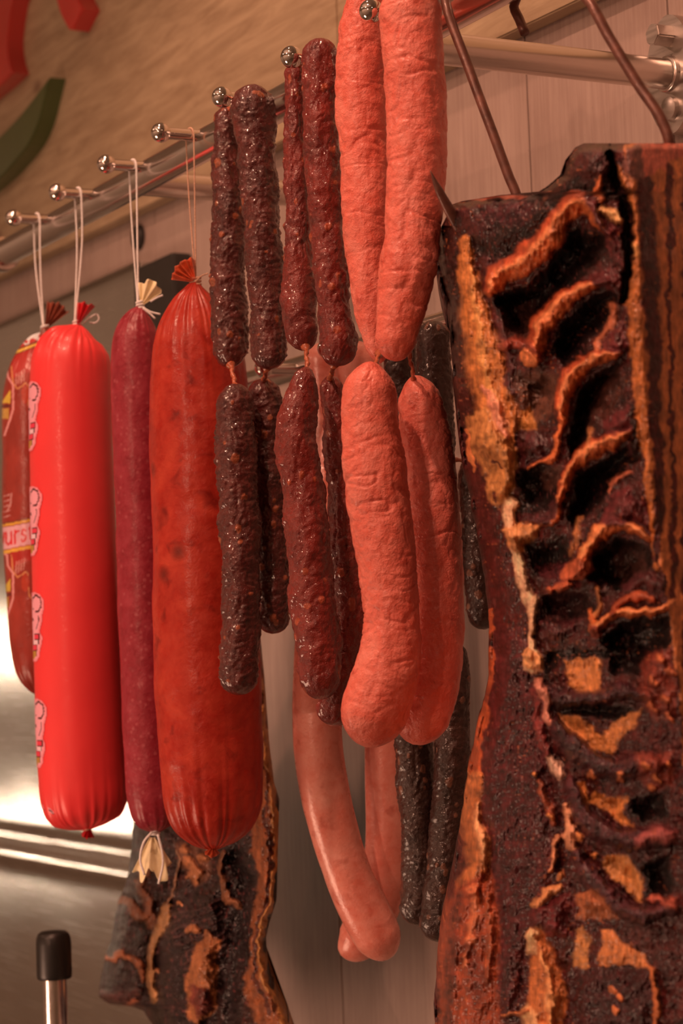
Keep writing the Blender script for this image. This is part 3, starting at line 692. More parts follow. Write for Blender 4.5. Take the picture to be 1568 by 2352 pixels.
chain('black_link_chain', 'chain of nearly black dried links between the bratwursts and the ribs', [
    ([(916, 760, 36), (918, 850, 40), (925, 1000, 40), (935, 1250, 42), (940, 1440, 40)], .014),
    ([(992, 736, 40), (995, 800, 41), (1000, 900, 40), (1005, 1000, 38), (1012, 1066, 36)], -.030),
    ([(1084, 1050, 32), (1090, 1120, 36), (1096, 1250, 38), (1104, 1360, 38), (1114, 1446, 36)], .010),
    ([(944, 1480, 36), (948, 1600, 43), (950, 1720, 45), (960, 1850, 45), (968, 1980, 46), (964, 2128, 46)], .010),
    ([(1036, 1470, 34), (1040, 1580, 39), (1037, 1750, 42), (1030, 1900, 45), (1019, 2030, 45), (1004, 2164, 46)], -.010)],
    [((940, 1430), (944, 1490), .012, .010), ((1012, 1056), (1036, 1480), -.028, -.008), ((916, 770), (992, 746), .012, -.026), ((1014, 1050), (1084, 1062), -.026, .010)],
    M['blackl'], M['twist'], wr_dark(1.), 30, (990, 2165), D, group=GL)

# ------------------------------------------------------------------ smoked slabs: relief and colour worked out from strips of fat, rib edges and hollows
class Paint:
    def __init__(s, left, right, y0, y1, ny, nx, base, seed):
        s.y = np.linspace(y0, y1, ny)[:, None]*np.ones((1, nx)); u = np.linspace(0, 1, nx)[None]
        l = np.interp(s.y[:, 0], [p[1] for p in left], [p[0] for p in left])[:, None]; r = np.interp(s.y[:, 0], [p[1] for p in right], [p[0] for p in right])[:, None]
        rag = 3*noise(np.stack([s.y[:, 0]/34, s.y[:, 0]*0+seed, s.y[:, 0]*0], -1))+.8*noise(np.stack([s.y[:, 0]/13, s.y[:, 0]*0+seed, s.y[:, 0]*0], -1))
        l = l+rag[:, None]; s.x = l+(r-l)*u; s.u = u*np.ones((ny, 1)); s.l, s.r = l, r
        s.sh = s.x.shape; q = np.stack([s.x, s.y, s.x*0+seed*7.1], -1); s.q = q
        s.wx = s.x+9*noise(q/46)+5*noise(q/17+3)+2.5*noise(q/7+9); s.wy = s.y+9*noise(q/46+31)+5*noise(q/17+37)+2.5*noise(q/7+41)
        s.h = np.zeros(s.sh); s.c = np.ones(s.sh+(3,))*base
    def win(s, pts, w):
        a = np.array([p[:2] for p in pts], float); lo = a.min(0)-w-22; hi = a.max(0)+w+22
        r = np.where((s.y[:, 0] >= lo[1]) & (s.y[:, 0] <= hi[1]))[0]
        if len(r) == 0: return None
        r0, r1 = r[0], r[-1]+1; c = np.where(((s.x[r0:r1] >= lo[0]) & (s.x[r0:r1] <= hi[0])).any(0))[0]
        if len(c) == 0: return None
        return np.s_[r0:r1, c[0]:c[-1]+1]
    def _poly_d(s, pts, ws, sl):
        X, Y = s.wx[sl], s.wy[sl]; sh = X.shape; best = np.full(sh, 1e9); bw = np.ones(sh); bt = np.zeros(sh); side = np.zeros(sh); n = len(pts)-1
        for i, ((x0, y0), (x1, y1)) in enumerate(zip(pts[:-1], pts[1:])):
            dx, dy = x1-x0, y1-y0; t = np.clip(((X-x0)*dx+(Y-y0)*dy)/(dx*dx+dy*dy+1e-9), 0, 1)
            d = np.hypot(X-x0-t*dx, Y-y0-t*dy); w = ws[i]+(ws[i+1]-ws[i])*t; v = d/w; m = v < best
            best[m] = v[m]; bw[m] = w[m]; bt[m] = (i+t[m])/n; side[m] = np.sign((X-x0)*dy-(Y-y0)*dx)[m]
        return best, side, bt
    def stroke(s, pts, w, col=None, h=0., edge=.25, lip=0., mode='add', a=1.0, col2=None):
        n = len(pts); ws = [w]*n if not hasattr(w, '__len__') else list(np.interp(np.linspace(0, 1, n), np.linspace(0, 1, len(w)), w))
        P = spline(np.array([list(p)+[q] for p, q in zip(pts, ws)], float), max(2, 5*(n-1)+1)) if n > 2 else np.array([list(p)+[q] for p, q in zip(pts, ws)], float)
        sl = s.win(P, max(ws)*1.5)
        if sl is None: return
        d, side, bt = s._poly_d([tuple(p[:2]) for p in P], [max(p[2], 1) for p in P], sl)
        m = sm(1+edge, 1-edge, d)*a
        if col is not None:
            cc = np.array(col) if col2 is None else np.array(col)+(np.array(col2)-np.array(col))*sm(-.5, .8, d*side)[..., None]
            s.c[sl] += (cc-s.c[sl])*m[..., None]
        if h: s.h[sl] += h*np.sqrt(np.clip(1-np.minimum(d, 1)**2, 0, 1))*(1+lip*side*np.minimum(d, 1))
    def poly(s, pts, col=None, h=0., soft=8., a=1.0, hs=None):
        sl = s.win(pts, max(soft, hs or 0)*1.2)
        if sl is None: return
        X, Y = s.wx[sl], s.wy[sl]; ins = np.zeros(X.shape, bool); d = np.full(X.shape, 1e9); n = len(pts)
        for i in range(n):
            (x0, y0), (x1, y1) = pts[i], pts[(i+1) % n]; dx, dy = x1-x0, y1-y0
            t = np.clip(((X-x0)*dx+(Y-y0)*dy)/(dx*dx+dy*dy+1e-9), 0, 1); d = np.minimum(d, np.hypot(X-x0-t*dx, Y-y0-t*dy))
            if dy != 0:
                cr = ((y0 > Y) != (y1 > Y)) & (X < dx*(Y-y0)/dy+x0); ins ^= cr
        sd = np.where(ins, d, -d); m = sm(-soft*.5, soft*.5, sd)*a
        if col is not None: s.c[sl] += (np.array(col)-s.c[sl])*m[..., None]
        if h: s.h[sl] += h*sm(-2, hs or soft*2.5, sd)
    def blur(s, k):
        for _ in range(2):
            for ax in (0, 1):
                p = np.pad(s.h, [(k, k) if a == ax else (0, 0) for a in (0, 1)], mode='edge'); cs = np.cumsum(p, ax)
                cs = np.concatenate([np.zeros_like(np.take(cs, [0], ax)), cs], ax); n = s.h.shape[ax]
                s.h = (np.take(cs, np.arange(2*k+1, 2*k+1+n), ax)-np.take(cs, np.arange(0, n), ax))/(2*k+1)
def slab_mesh(p, P, back, parent, mat, name='slab'):
    ny, nx = p.sh; V = P.reshape(-1, 3); F = grid_faces(ny, nx)
    # closed: a coarse back that follows the outline
    ring = np.concatenate([np.arange(nx), (np.arange(1, ny)*nx+nx-1), ((ny-1)*nx+np.arange(nx-2, -1, -1)), (np.arange(ny-2, 0, -1)*nx)])
    cc_ = V[ring].mean(0); Bv = cc_+(V[ring]-cc_)*.96+back; mid = cc_+(V[ring]-cc_)*.995+back*.45; cen = Bv.mean(0); n0 = len(V); nr = len(ring)
    mid = mid+(mid-mid.mean(0))*.0
    V2 = np.concatenate([V, mid, Bv, [cen]]); k = np.arange(nr); k1 = (k+1) % nr
    S1 = np.stack([ring, n0+k, n0+k1, ring[k1]], -1); S2 = np.stack([n0+k, n0+nr+k, n0+nr+k1, n0+k1], -1)
    tri = np.stack([n0+nr+k, np.full(nr, n0+2*nr), n0+nr+k1], -1)
    quads = np.concatenate([F, S1, S2])
    me = bpy.data.meshes.new(name); Vl = V2-org(parent); me.vertices.add(len(Vl)); me.vertices.foreach_set('co', Vl.astype(np.float32).ravel())
    vi = np.concatenate([quads.ravel(), tri.ravel()]).astype(np.int32); ls = np.concatenate([np.arange(len(quads))*4, quads.size+np.arange(len(tri))*3]).astype(np.int32)
    me.loops.add(len(vi)); me.loops.foreach_set('vertex_index', vi); me.polygons.add(len(ls)); me.polygons.foreach_set('loop_start', ls); me.update(calc_edges=True)
    c = p.c.reshape(-1, 3); attr_c(me, 'tint', np.concatenate([c, c[ring], c[ring]*.8, [[.03, .012, .01]]]))
    bm = bmesh.new(); bm.from_mesh(me); bmesh.ops.recalc_face_normals(bm, faces=bm.faces[:]); bm.to_mesh(me); bm.free()
    return link(name, me, parent, mat)

DK, DK2, MEAT, PURP, GRAN = A(44, 13, 10), A(32, 11, 9), A(76, 20, 17), A(78, 27, 27), A(102, 36, 34)  # the darkest tone paints shade into the hollows
ORA, ORL, TAN, YEL, PAL, PNK, BRN, RED = A(192, 88, 42), A(206, 106, 56), A(170, 94, 50), A(178, 96, 44), A(222, 150, 106), A(210, 118, 90), A(104, 56, 38), A(128, 40, 26)
M['slab'] = mat_vcol('smoked_pork', .42, .25, ((240, .0007), (700, .0004)), .22, .14)

# big rib slab on the right
left = [(1345, 328), (1322, 338), (1300, 368), (1292, 400), (1262, 425), (1240, 440), (1150, 448), (1060, 462), (1036, 470), (1022, 500), (1008, 530), (1005, 600), (1018, 660), (1034, 705), (1042, 800), (1046, 900), (1058, 980), (1070, 1060), (1088, 1150), (1102, 1220), (1118, 1320), (1128, 1400), (1131, 1480), (1128, 1560), (1114, 1630), (1097, 1700), (1080, 1780), (1068, 1860), (1056, 1930), (1046, 2000), (1030, 2060), (1016, 2120), (1006, 2200), (1002, 2300), (1000, 2430)]
right = [(1690, 328), (1700, 2430)]
p = Paint(left, right, 329, 2420, 1040, 330, MEAT, 3)
XF = .600
xe = np.interp(p.y[:, 0], [320, 400, 480, 600, 800, 1000, 1200, 1350, 1450, 1600, 1800, 2430], [1440, 1452, 1462, 1468, 1474, 1490, 1508, 1526, 1545, 1562, 1572, 1590])
# left flank muscle and margin
p.poly([(1125, 1440), (1215, 1440), (1235, 1560), (1250, 1700), (1270, 1850), (1285, 2000), (1260, 2120), (1200, 2200), (1190, 2352), (1140, 2352), (1140, 2100), (1110, 1950), (1095, 1800), (1120, 1600)], A(80, 24, 24), .004, 14)
p.poly([(1000, 500), (1055, 480), (1062, 560), (1060, 700), (1090, 900), (1110, 1040), (1090, 1060), (1040, 900), (1020, 660)], DK, 0, 16)
p.poly([(1030, 470), (1240, 440), (1300, 370), (1345, 330), (1420, 330), (1400, 480), (1340, 450), (1260, 530), (1160, 590), (1090, 600), (1050, 540)], DK, .003, 18)
p.poly([(1040, 480), (1100, 470), (1150, 520), (1120, 560), (1070, 540)], PURP, .002, 24, .8)
p.poly([(1100, 470), (1210, 462), (1240, 480), (1200, 520), (1120, 520)], A(74, 26, 28), .001, 16)
p.stroke([(1090, 456), (1130, 452), (1160, 452), (1200, 456)], [3, 6, 6, 3], A(140, 60, 40), .001)
p.poly([(1330, 335), (1380, 335), (1400, 400), (1360, 420), (1310, 400)], A(74, 28, 26), .004, 16)
# fat strip down the left edge
p.stroke([(1068, 560), (1078, 650), (1098, 760), (1120, 870), (1140, 950), (1150, 1020)], [14, 24, 34, 42, 44, 40], YEL, .004, .35)
p.stroke([(1085, 620), (1100, 760), (1130, 900), (1165, 990)], [5, 9, 9, 6], A(200, 122, 62), .0015, .6)
p.stroke([(1120, 600), (1135, 680), (1160, 780), (1175, 900)], [10, 12, 10, 8], A(84, 32, 32), .002, .5)
p.poly([(1075, 960), (1110, 930), (1165, 960), (1180, 1040), (1188, 1120), (1150, 1160), (1130, 1150), (1115, 1090), (1085, 1040)], A(176, 104, 52), .006, 14)
p.stroke([(1110, 890), (1140, 940), (1160, 1000)], [6, 14, 8], PNK, .002, .6, a=.7)
p.stroke([(1076, 990), (1080, 1050), (1090, 1080)], [4, 7, 3], ORL, .002)
for x, y, r_ in ((1120, 1000, 20), (1150, 1040, 22), (1165, 1085, 24), (1140, 1120, 18), (1100, 1010, 14)): p.stroke([(x, y-r_*.5), (x+4, y+r_*.5)], r_, None, .003)
p.stroke([(1128, 1060), (1146, 1075)], 4, A(100, 40, 22), -.002); p.stroke([(1136, 1130), (1146, 1146)], 4, A(100, 40, 22), -.002)

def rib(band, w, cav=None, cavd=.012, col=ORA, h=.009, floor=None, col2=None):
    if cav: p.poly(cav, DK2, -cavd, 12, hs=34)  # dark colour deepens the cavity with painted shade
    if floor: p.poly(floor[0], floor[1], -.001, 14, floor[2] if len(floor) > 2 else .9)
    p.stroke(band, w, col, h, .22, .35, col2=col2)  # second tone paints light and shade across the band
    P = np.array(band, float); up = P+np.array([-3, -4]); p.stroke([tuple(q) for q in up], [max(2, .28*v) for v in (w if hasattr(w, '__len__') else [w])], A(212, 118, 68), .0008, .9, a=.75)  # paler stroke paints a lit upper edge
# cavities, membranes, rib edges from the top downwards
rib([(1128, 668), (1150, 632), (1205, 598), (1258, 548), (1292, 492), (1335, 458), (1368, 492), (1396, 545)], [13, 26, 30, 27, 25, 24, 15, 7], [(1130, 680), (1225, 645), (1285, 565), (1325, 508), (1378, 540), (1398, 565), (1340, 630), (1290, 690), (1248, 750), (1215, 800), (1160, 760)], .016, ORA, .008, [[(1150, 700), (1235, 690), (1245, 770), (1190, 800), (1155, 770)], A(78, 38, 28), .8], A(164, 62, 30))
p.poly([(1345, 440), (1390, 440), (1410, 520), (1420, 600), (1395, 590), (1380, 520), (1350, 470)], GRAN, .005, 12)
p.stroke([(1392, 478), (1415, 495)], 10, A(216, 140, 84), .003, .5)
p.stroke([(1378, 400), (1372, 430), (1385, 455)], [5, 9, 8], ORA, .003)
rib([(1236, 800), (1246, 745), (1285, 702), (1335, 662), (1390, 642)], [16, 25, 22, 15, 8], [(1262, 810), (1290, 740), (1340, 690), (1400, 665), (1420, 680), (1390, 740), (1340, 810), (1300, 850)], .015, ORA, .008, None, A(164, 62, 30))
p.poly([(1345, 620), (1400, 605), (1425, 640), (1410, 670), (1360, 650)], GRAN, .005, 12)
p.stroke([(1150, 800), (1195, 790), (1225, 810), (1235, 830)], [8, 12, 14, 10], A(140, 54, 36), .004, .5); p.stroke([(1210, 820), (1222, 832)], 13, ORL, .004)
p.poly([(1180, 860), (1250, 845), (1290, 860), (1280, 930), (1235, 985), (1195, 960), (1190, 910)], A(96, 50, 34), -.008, 20)
p.poly([(1188, 940), (1215, 930), (1235, 985), (1225, 1000), (1190, 985)], A(170, 96, 44), -.002, 12)
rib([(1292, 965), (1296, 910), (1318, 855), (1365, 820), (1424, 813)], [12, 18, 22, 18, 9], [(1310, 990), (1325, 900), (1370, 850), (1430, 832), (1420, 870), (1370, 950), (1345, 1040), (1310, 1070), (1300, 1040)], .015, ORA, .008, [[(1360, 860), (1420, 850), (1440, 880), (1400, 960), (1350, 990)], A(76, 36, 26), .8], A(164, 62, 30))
p.poly([(1385, 790), (1400, 750), (1425, 740), (1440, 790), (1430, 815), (1390, 805)], GRAN, .005, 12)
p.stroke([(1405, 700), (1400, 740), (1370, 800)], [10, 9, 5], A(190, 96, 60), .002, .6, a=.8)
p.stroke([(1292, 960), (1275, 1040), (1255, 1062), (1215, 1072)], [7, 8, 7, 5], ORA, .004)
p.poly([(1180, 1000), (1230, 985), (1265, 1010), (1250, 1060), (1200, 1070), (1185, 1040)], PURP, .004, 12)
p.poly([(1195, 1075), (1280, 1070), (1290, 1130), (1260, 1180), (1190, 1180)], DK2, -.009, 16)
p.poly([(1240, 1090), (1285, 1060), (1290, 1110), (1260, 1130)], A(84, 42, 30), 0, 10)
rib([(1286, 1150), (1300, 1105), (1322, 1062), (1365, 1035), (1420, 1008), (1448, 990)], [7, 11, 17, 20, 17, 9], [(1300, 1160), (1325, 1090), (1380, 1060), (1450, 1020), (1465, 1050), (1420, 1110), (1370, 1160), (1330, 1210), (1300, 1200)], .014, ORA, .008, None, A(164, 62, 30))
p.poly([(1385, 985), (1410, 945), (1445, 930), (1475, 975), (1470, 1040), (1445, 1045), (1445, 990), (1400, 1000)], GRAN, .006, 12)
p.poly([(1438, 925), (1462, 935), (1478, 1000), (1466, 1060), (1448, 1050), (1455, 990)], DK, .002, 8)
p.stroke([(1360, 980), (1355, 1010), (1350, 1060)], [6, 5, 3], TAN, .001, .7, a=.8)
p.stroke([(1284, 1155), (1270, 1195), (1244, 1206)], [7, 9, 8], ORA, .004)
p.poly([(1185, 1185), (1250, 1180), (1275, 1140), (1290, 1160), (1260, 1210), (1200, 1215)], PURP, .003, 12)
# tendon down the middle
p.stroke([(1172, 1150), (1176, 1200), (1180, 1250), (1192, 1300), (1208, 1350), (1222, 1410), (1216, 1470), (1226, 1530)], [11, 13, 10, 13, 13, 12, 10, 16], PAL, .004, .35)
p.poly([(1152, 1225), (1190, 1205), (1238, 1212), (1230, 1240), (1200, 1268), (1165, 1255)], A(186, 108, 58), .005, 10)
for x, y, r_ in ((1170, 1232, 13), (1195, 1228, 14), (1218, 1226, 12), (1185, 1250, 12), (1222, 1515, 16), (1212, 1500, 10)): p.stroke([(x, y-3), (x+3, y+3)], r_, A(196, 120, 70), .003)
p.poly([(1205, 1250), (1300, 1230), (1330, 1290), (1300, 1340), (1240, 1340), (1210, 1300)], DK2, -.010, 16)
p.poly([(1230, 1290), (1300, 1290), (1310, 1330), (1260, 1350), (1235, 1330)], PURP, .004, 12)
p.stroke([(1335, 1190), (1325, 1240), (1310, 1280)], [6, 8, 5], TAN, .001, .7, a=.8)
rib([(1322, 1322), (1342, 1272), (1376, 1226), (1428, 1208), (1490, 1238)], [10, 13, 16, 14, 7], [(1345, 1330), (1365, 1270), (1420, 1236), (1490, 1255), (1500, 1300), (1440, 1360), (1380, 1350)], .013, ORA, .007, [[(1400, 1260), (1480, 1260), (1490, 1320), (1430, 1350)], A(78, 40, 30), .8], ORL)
p.poly([(1385, 1200), (1400, 1140), (1440, 1120), (1480, 1160), (1490, 1220), (1440, 1200), (1395, 1215)], GRAN, .006, 12)
p.stroke([(1400, 1130), (1425, 1100), (1450, 1090)], [5, 8, 5], A(176, 84, 54), .002, .7, a=.8)
for x, y, r_ in ((1305, 1312, 16), (1325, 1300, 15), (1350, 1302, 17), (1335, 1318, 14), (1262, 1356, 12), (1285, 1346, 14), (1300, 1340, 10)): p.stroke([(x, y-2), (x+3, y+2)], r_, A(170, 76, 44), .005, .3)
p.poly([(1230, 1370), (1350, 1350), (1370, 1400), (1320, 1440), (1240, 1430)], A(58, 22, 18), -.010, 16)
p.poly([(1240, 1430), (1330, 1420), (1350, 1440), (1280, 1480), (1240, 1470)], PURP, .004, 12)
rib([(1362, 1446), (1400, 1418), (1460, 1408), (1540, 1392)], [9, 11, 12, 8], [(1370, 1460), (1440, 1425), (1540, 1410), (1545, 1480), (1480, 1530), (1400, 1500)], .012, ORA, .006, None, ORL)
p.stroke([(1400, 1412), (1425, 1382), (1470, 1366), (1500, 1372)], [6, 9, 10, 6], A(160, 66, 36), .004)
p.stroke([(1372, 1350), (1378, 1390), (1362, 1420)], [5, 6, 4], TAN, .002, .6); p.stroke([(1352, 1400), (1362, 1430)], 5, ORA, .003)
p.poly([(1355, 1440), (1385, 1430), (1380, 1460), (1360, 1460)], A(150, 58, 36), .004, 8)
p.stroke([(1440, 1350), (1480, 1330), (1510, 1340)], [12, 16, 10], A(84, 34, 32), .003, .5)
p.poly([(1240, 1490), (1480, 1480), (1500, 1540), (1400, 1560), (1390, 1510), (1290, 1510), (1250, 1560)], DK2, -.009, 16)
p.poly([(1300, 1512), (1372, 1510), (1376, 1580), (1340, 1592), (1310, 1570)], A(186, 104, 52), -.001, 10)
p.stroke([(1240, 1580), (1300, 1605), (1380, 1600), (1440, 1590), (1490, 1600)], [16, 22, 18, 16, 14], A(74, 30, 32), .007, .4)
p.poly([(1480, 1500), (1545, 1490), (1550, 1640), (1500, 1660), (1460, 1600)], A(120, 44, 30), .003, 16)
for x, y in ((1500, 1560), (1520, 1600), (1535, 1540), (1490, 1620), (1530, 1640), (1510, 1510)): p.stroke([(x, y), (x+12, y+10)], [8, 5], A(176, 84, 48), .003, .4)
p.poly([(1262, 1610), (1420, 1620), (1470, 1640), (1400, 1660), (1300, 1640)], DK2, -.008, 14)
p.poly([(1288, 1632), (1330, 1652), (1382, 1690), (1412, 1655), (1472, 1630), (1440, 1685), (1408, 1730), (1360, 1726), (1318, 1690)], A(184, 102, 50), .000, 10)
p.stroke([(1280, 1660), (1310, 1715), (1370, 1760), (1440, 1765), (1500, 1745)], [16, 24, 26, 24, 20], A(70, 30, 32), .008, .4)
p.poly([(1460, 1730), (1545, 1720), (1548, 1800), (1500, 1810), (1465, 1790)], A(126, 48, 34), .004, 14)
for x, y in ((1480, 1760), (1505, 1780), (1530, 1750), (1492, 1800), (1352, 1780), (1428, 1785), (1425, 1772)): p.stroke([(x, y), (x+8, y+6)], [7, 5], A(184, 94, 52), .003, .4)
p.poly([(1325, 1800), (1346, 1798), (1350, 1838), (1366, 1820), (1400, 1832), (1442, 1826), (1430, 1862), (1452, 1902), (1400, 1872), (1372, 1850), (1345, 1840)], A(180, 98, 46), -.003, 9)
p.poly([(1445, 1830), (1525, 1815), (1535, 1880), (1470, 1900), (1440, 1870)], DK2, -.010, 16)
p.stroke([(1310, 1800), (1340, 1870), (1390, 1915), (1450, 1930), (1530, 1920)], [14, 22, 24, 22, 20], A(78, 32, 34), .008, .4)
p.stroke([(1470, 1935), (1510, 1915), (1570, 1930)], [10, 14, 14], A(148, 66, 58), .003, .5)
p.poly([(1385, 1992), (1400, 1962), (1440, 1960), (1470, 2000), (1482, 2072), (1440, 2044), (1402, 2014)], A(190, 112, 58), -.003, 10)
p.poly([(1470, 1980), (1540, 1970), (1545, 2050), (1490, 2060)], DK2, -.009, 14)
p.stroke([(1330, 1960), (1362, 2020), (1410, 2070), (1470, 2100), (1540, 2090)], [13, 20, 22, 20, 16], A(82, 36, 38), .008, .4)
p.stroke([(1500, 2062), (1540, 2075), (1580, 2100)], [8, 12, 10], A(178, 78, 56), .004, .4)
p.poly([(1310, 2060), (1360, 2040), (1400, 2080), (1420, 2110), (1380, 2110), (1330, 2100)], A(160, 82, 46), .004, 12)
# pale tendon ends along the edge of the left muscle
for pts, w, c_ in (([(1236, 1565), (1246, 1600), (1258, 1650)], [10, 15, 11], PNK), ([(1256, 1738), (1272, 1758), (1286, 1778)], [10, 15, 9], A(226, 150, 116)), ([(1296, 1842), (1306, 1885), (1316, 1940)], [7, 13, 14], A(206, 124, 84)), ([(1290, 1918), (1276, 1935), (1268, 2000)], [5, 6, 5], A(186, 108, 70))): p.stroke(pts, w, c_, .004, .35)
p.stroke([(1226, 1590), (1238, 1660), (1252, 1730)], [8, 12, 10], A(116, 38, 32), .003, .5)
p.stroke([(1240, 1800), (1262, 1850), (1268, 1890)], [6, 9, 6], A(150, 66, 40), .003, .5)
for x, y in ((1228, 1780), (1262, 1872), (1290, 2012), (1332, 1915), (1365, 1965)): p.stroke([(x, y), (x+5, y+5)], 6, A(196, 108, 56), .003, .4)
# bottom: rounded end of the loin, fat column, meat block
p.poly([(1215, 2080), (1290, 2045), (1312, 2060), (1310, 2150), (1250, 2160), (1216, 2140)], A(96, 26, 26), .006, 14)
p.stroke([(1222, 2078), (1255, 2052), (1292, 2042)], [8, 11, 9], A(198, 116, 66), .003, .4)
p.poly([(1205, 2140), (1235, 2130), (1262, 2160), (1285, 2220), (1300, 2290), (1300, 2420), (1205, 2420), (1212, 2300), (1216, 2200)], A(178, 92, 46), .006, 14)
p.poly([(1198, 2150), (1214, 2132), (1236, 2140), (1232, 2190), (1204, 2194)], A(222, 146, 96), .004, 8)
p.stroke([(1212, 2320), (1222, 2350), (1230, 2400)], [16, 22, 22], A(216, 142, 88), .005, .4); p.stroke([(1150, 2335), (1180, 2330), (1210, 2320)], [4, 6, 8], A(176, 92, 50), .003, .5)
p.stroke([(1245, 2190), (1262, 2260), (1272, 2360)], [5, 8, 6], A(208, 124, 70), .002, .7)
p.poly([(1320, 2130), (1345, 2115), (1352, 2160), (1360, 2220), (1318, 2215), (1316, 2170)], A(168, 98, 50), .000, 9)
p.poly([(1374, 2140), (1400, 2135), (1420, 2170), (1470, 2185), (1500, 2230), (1440, 2222), (1378, 2222)], A(190, 104, 54), .001, 9)
p.poly([(1310, 2226), (1495, 2222), (1500, 2420), (1310, 2420)], A(66, 22, 22), .003, 14)
p.stroke([(1496, 2226), (1505, 2290), (1512, 2400)], [7, 8, 8], A(170, 84, 42), .003, .5)
for x, y in ((1420, 2290), (1412, 2316), (1405, 2272)): p.stroke([(x, y), (x+5, y+4)], 7, A(190, 96, 50), .002, .4)
p.poly([(1430, 2110), (1520, 2120), (1530, 2220), (1500, 2200), (1440, 2160)], A(84, 32, 28), .002, 14)
# fat along the lower left edge
p.stroke([(1126, 1400), (1124, 1500), (1114, 1600), (1098, 1690), (1086, 1780)], [7, 10, 15, 14, 14], A(166, 68, 32), .003, .3)
p.stroke([(1088, 1780), (1084, 1860), (1094, 1940), (1096, 1990), (1074, 2040)], [14, 20, 26, 24, 22], A(176, 92, 46), .005, .35)
p.stroke([(1094, 1850), (1102, 1920), (1104, 1980)], [6, 10, 7], A(214, 130, 80), .002, .6)  # pale band is a highlight painted on the fat
p.poly([(1020, 2070), (1060, 2030), (1125, 2000), (1145, 2080), (1150, 2200), (1140, 2420), (1000, 2420), (1004, 2200)], A(142, 56, 30), .004, 18)
p.stroke([(1050, 2060), (1040, 2180), (1028, 2300), (1024, 2400)], [10, 14, 12, 10], A(98, 40, 28), .002, .6, a=.8)
p.stroke([(1085, 2040), (1090, 2120), (1070, 2220)], [8, 9, 6], A(190, 96, 56), .002, .7, a=.8); p.stroke([(1120, 2060), (1128, 2160), (1122, 2260)], [8, 8, 6], A(160, 72, 40), .002, .7)
p.stroke([(1080, 2180), (1100, 2230), (1094, 2300)], [12, 16, 12], A(104, 40, 28), -.001, .6, a=.7)
# striped cut face on the right
def vs(xs, w, col, h=0., edge=.3): p.stroke(xs, w, col, h, edge)
p.poly([(1432, 330), (1700, 330), (1700, 2430), (1600, 2430), (1575, 1800), (1548, 1480), (1510, 1250), (1492, 1050), (1474, 850), (1466, 600), (1452, 450)], A(176, 92, 48), 0, 6)
vs([(1428, 390), (1448, 470), (1456, 600), (1452, 700), (1462, 800), (1476, 950), (1484, 1050), (1500, 1200), (1508, 1300)], [8, 10, 12, 16, 18, 14, 11, 8, 5], A(164, 84, 38), .001)
p.stroke([(1456, 560), (1460, 580)], 9, A(214, 130, 70), .001, .6)
vs([(1480, 420), (1488, 560), (1496, 720), (1502, 900), (1512, 1080), (1516, 1200), (1508, 1280)], [20, 23, 19, 14, 12, 11, 7], A(78, 18, 16))
vs([(1536, 380), (1540, 560), (1538, 720), (1540, 900), (1546, 1100), (1548, 1250), (1542, 1370)], [10, 6, 5, 5, 6, 8, 9], A(92, 22, 16))
vs([(1580, 380), (1578, 900), (1576, 1300), (1590, 1800)], [10, 5, 6, 8], A(92, 24, 16)); vs([(1615, 340), (1620, 1200), (1630, 2400)], [14, 9, 16], A(86, 22, 16))
vs([(1560, 1800), (1568, 2000), (1566, 2400)], [9, 14, 22], A(84, 22, 18))
p.poly([(1462, 330), (1700, 322), (1700, 352), (1545, 362), (1500, 400), (1470, 412), (1448, 372)], A(180, 84, 62), .001, 10)
p.poly([(1440, 340), (1470, 335), (1475, 410), (1455, 420), (1436, 380)], A(120, 66, 54), .002, 10)
# dark gap between the rib face and the outer fat layer
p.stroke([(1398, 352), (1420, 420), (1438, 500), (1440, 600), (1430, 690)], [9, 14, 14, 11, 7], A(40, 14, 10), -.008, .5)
p.stroke([(1505, 430), (1507, 436)], 7, A(190, 92, 52), .0015)
p.blur(1)
p.h += .0010*fbm(p.q/30, 3)+.0004*np.abs(noise(p.q/7+5))+.0003*noise(p.q/np.array([4, 18, 1])+8)
fib = fbm(p.q/np.array([5, 24, 1.]), 3); cl = fbm(p.q/18+50, 3)
p.c *= np.clip(1+.22*fib+.20*cl, .5, 1.6)[..., None]
sp_ = noise(p.q/5+77); fl = sm(.62, .8, sp_)*sm(.0, .5, noise(p.q/60+12)); p.c += (A(172, 84, 46)-p.c)*(fl*.6)[..., None]
p.c *= np.array([1.04, .86, .80])
def deepen(p):
    lum = p.c.mean(-1); lo = sm(.16, .05, lum)
    p.c *= (np.interp(lum, [.01, .05, .12, .3], [.5, .62, .85, 1.02])*(1+lo*(.45*fbm(p.q/11+3, 3)+.25*fbm(p.q/np.array([3., 16., 1.])+70, 2))))[..., None]
    p.c += lo[..., None]*(A(120, 48, 40)-p.c)*(sm(.55, .85, noise(p.q/np.array([4., 9., 1.])+90))*.45)[..., None]
    p.c = np.clip(p.c, .003, .9); p.h += lo*(.0006*np.abs(noise(p.q/np.array([5., 13., 1.])+33))+.0005*noise(p.q/9+61))
    hi = 1-lo; p.h += hi*(.0005*noise(p.q/np.array([6., 15., 1.])+20)+.0004*np.abs(noise(p.q/13+7)))
    p.c *= (1+hi*(.16*fbm(p.q/np.array([7., 20., 1.])+44, 3)))[..., None]
deepen(p)
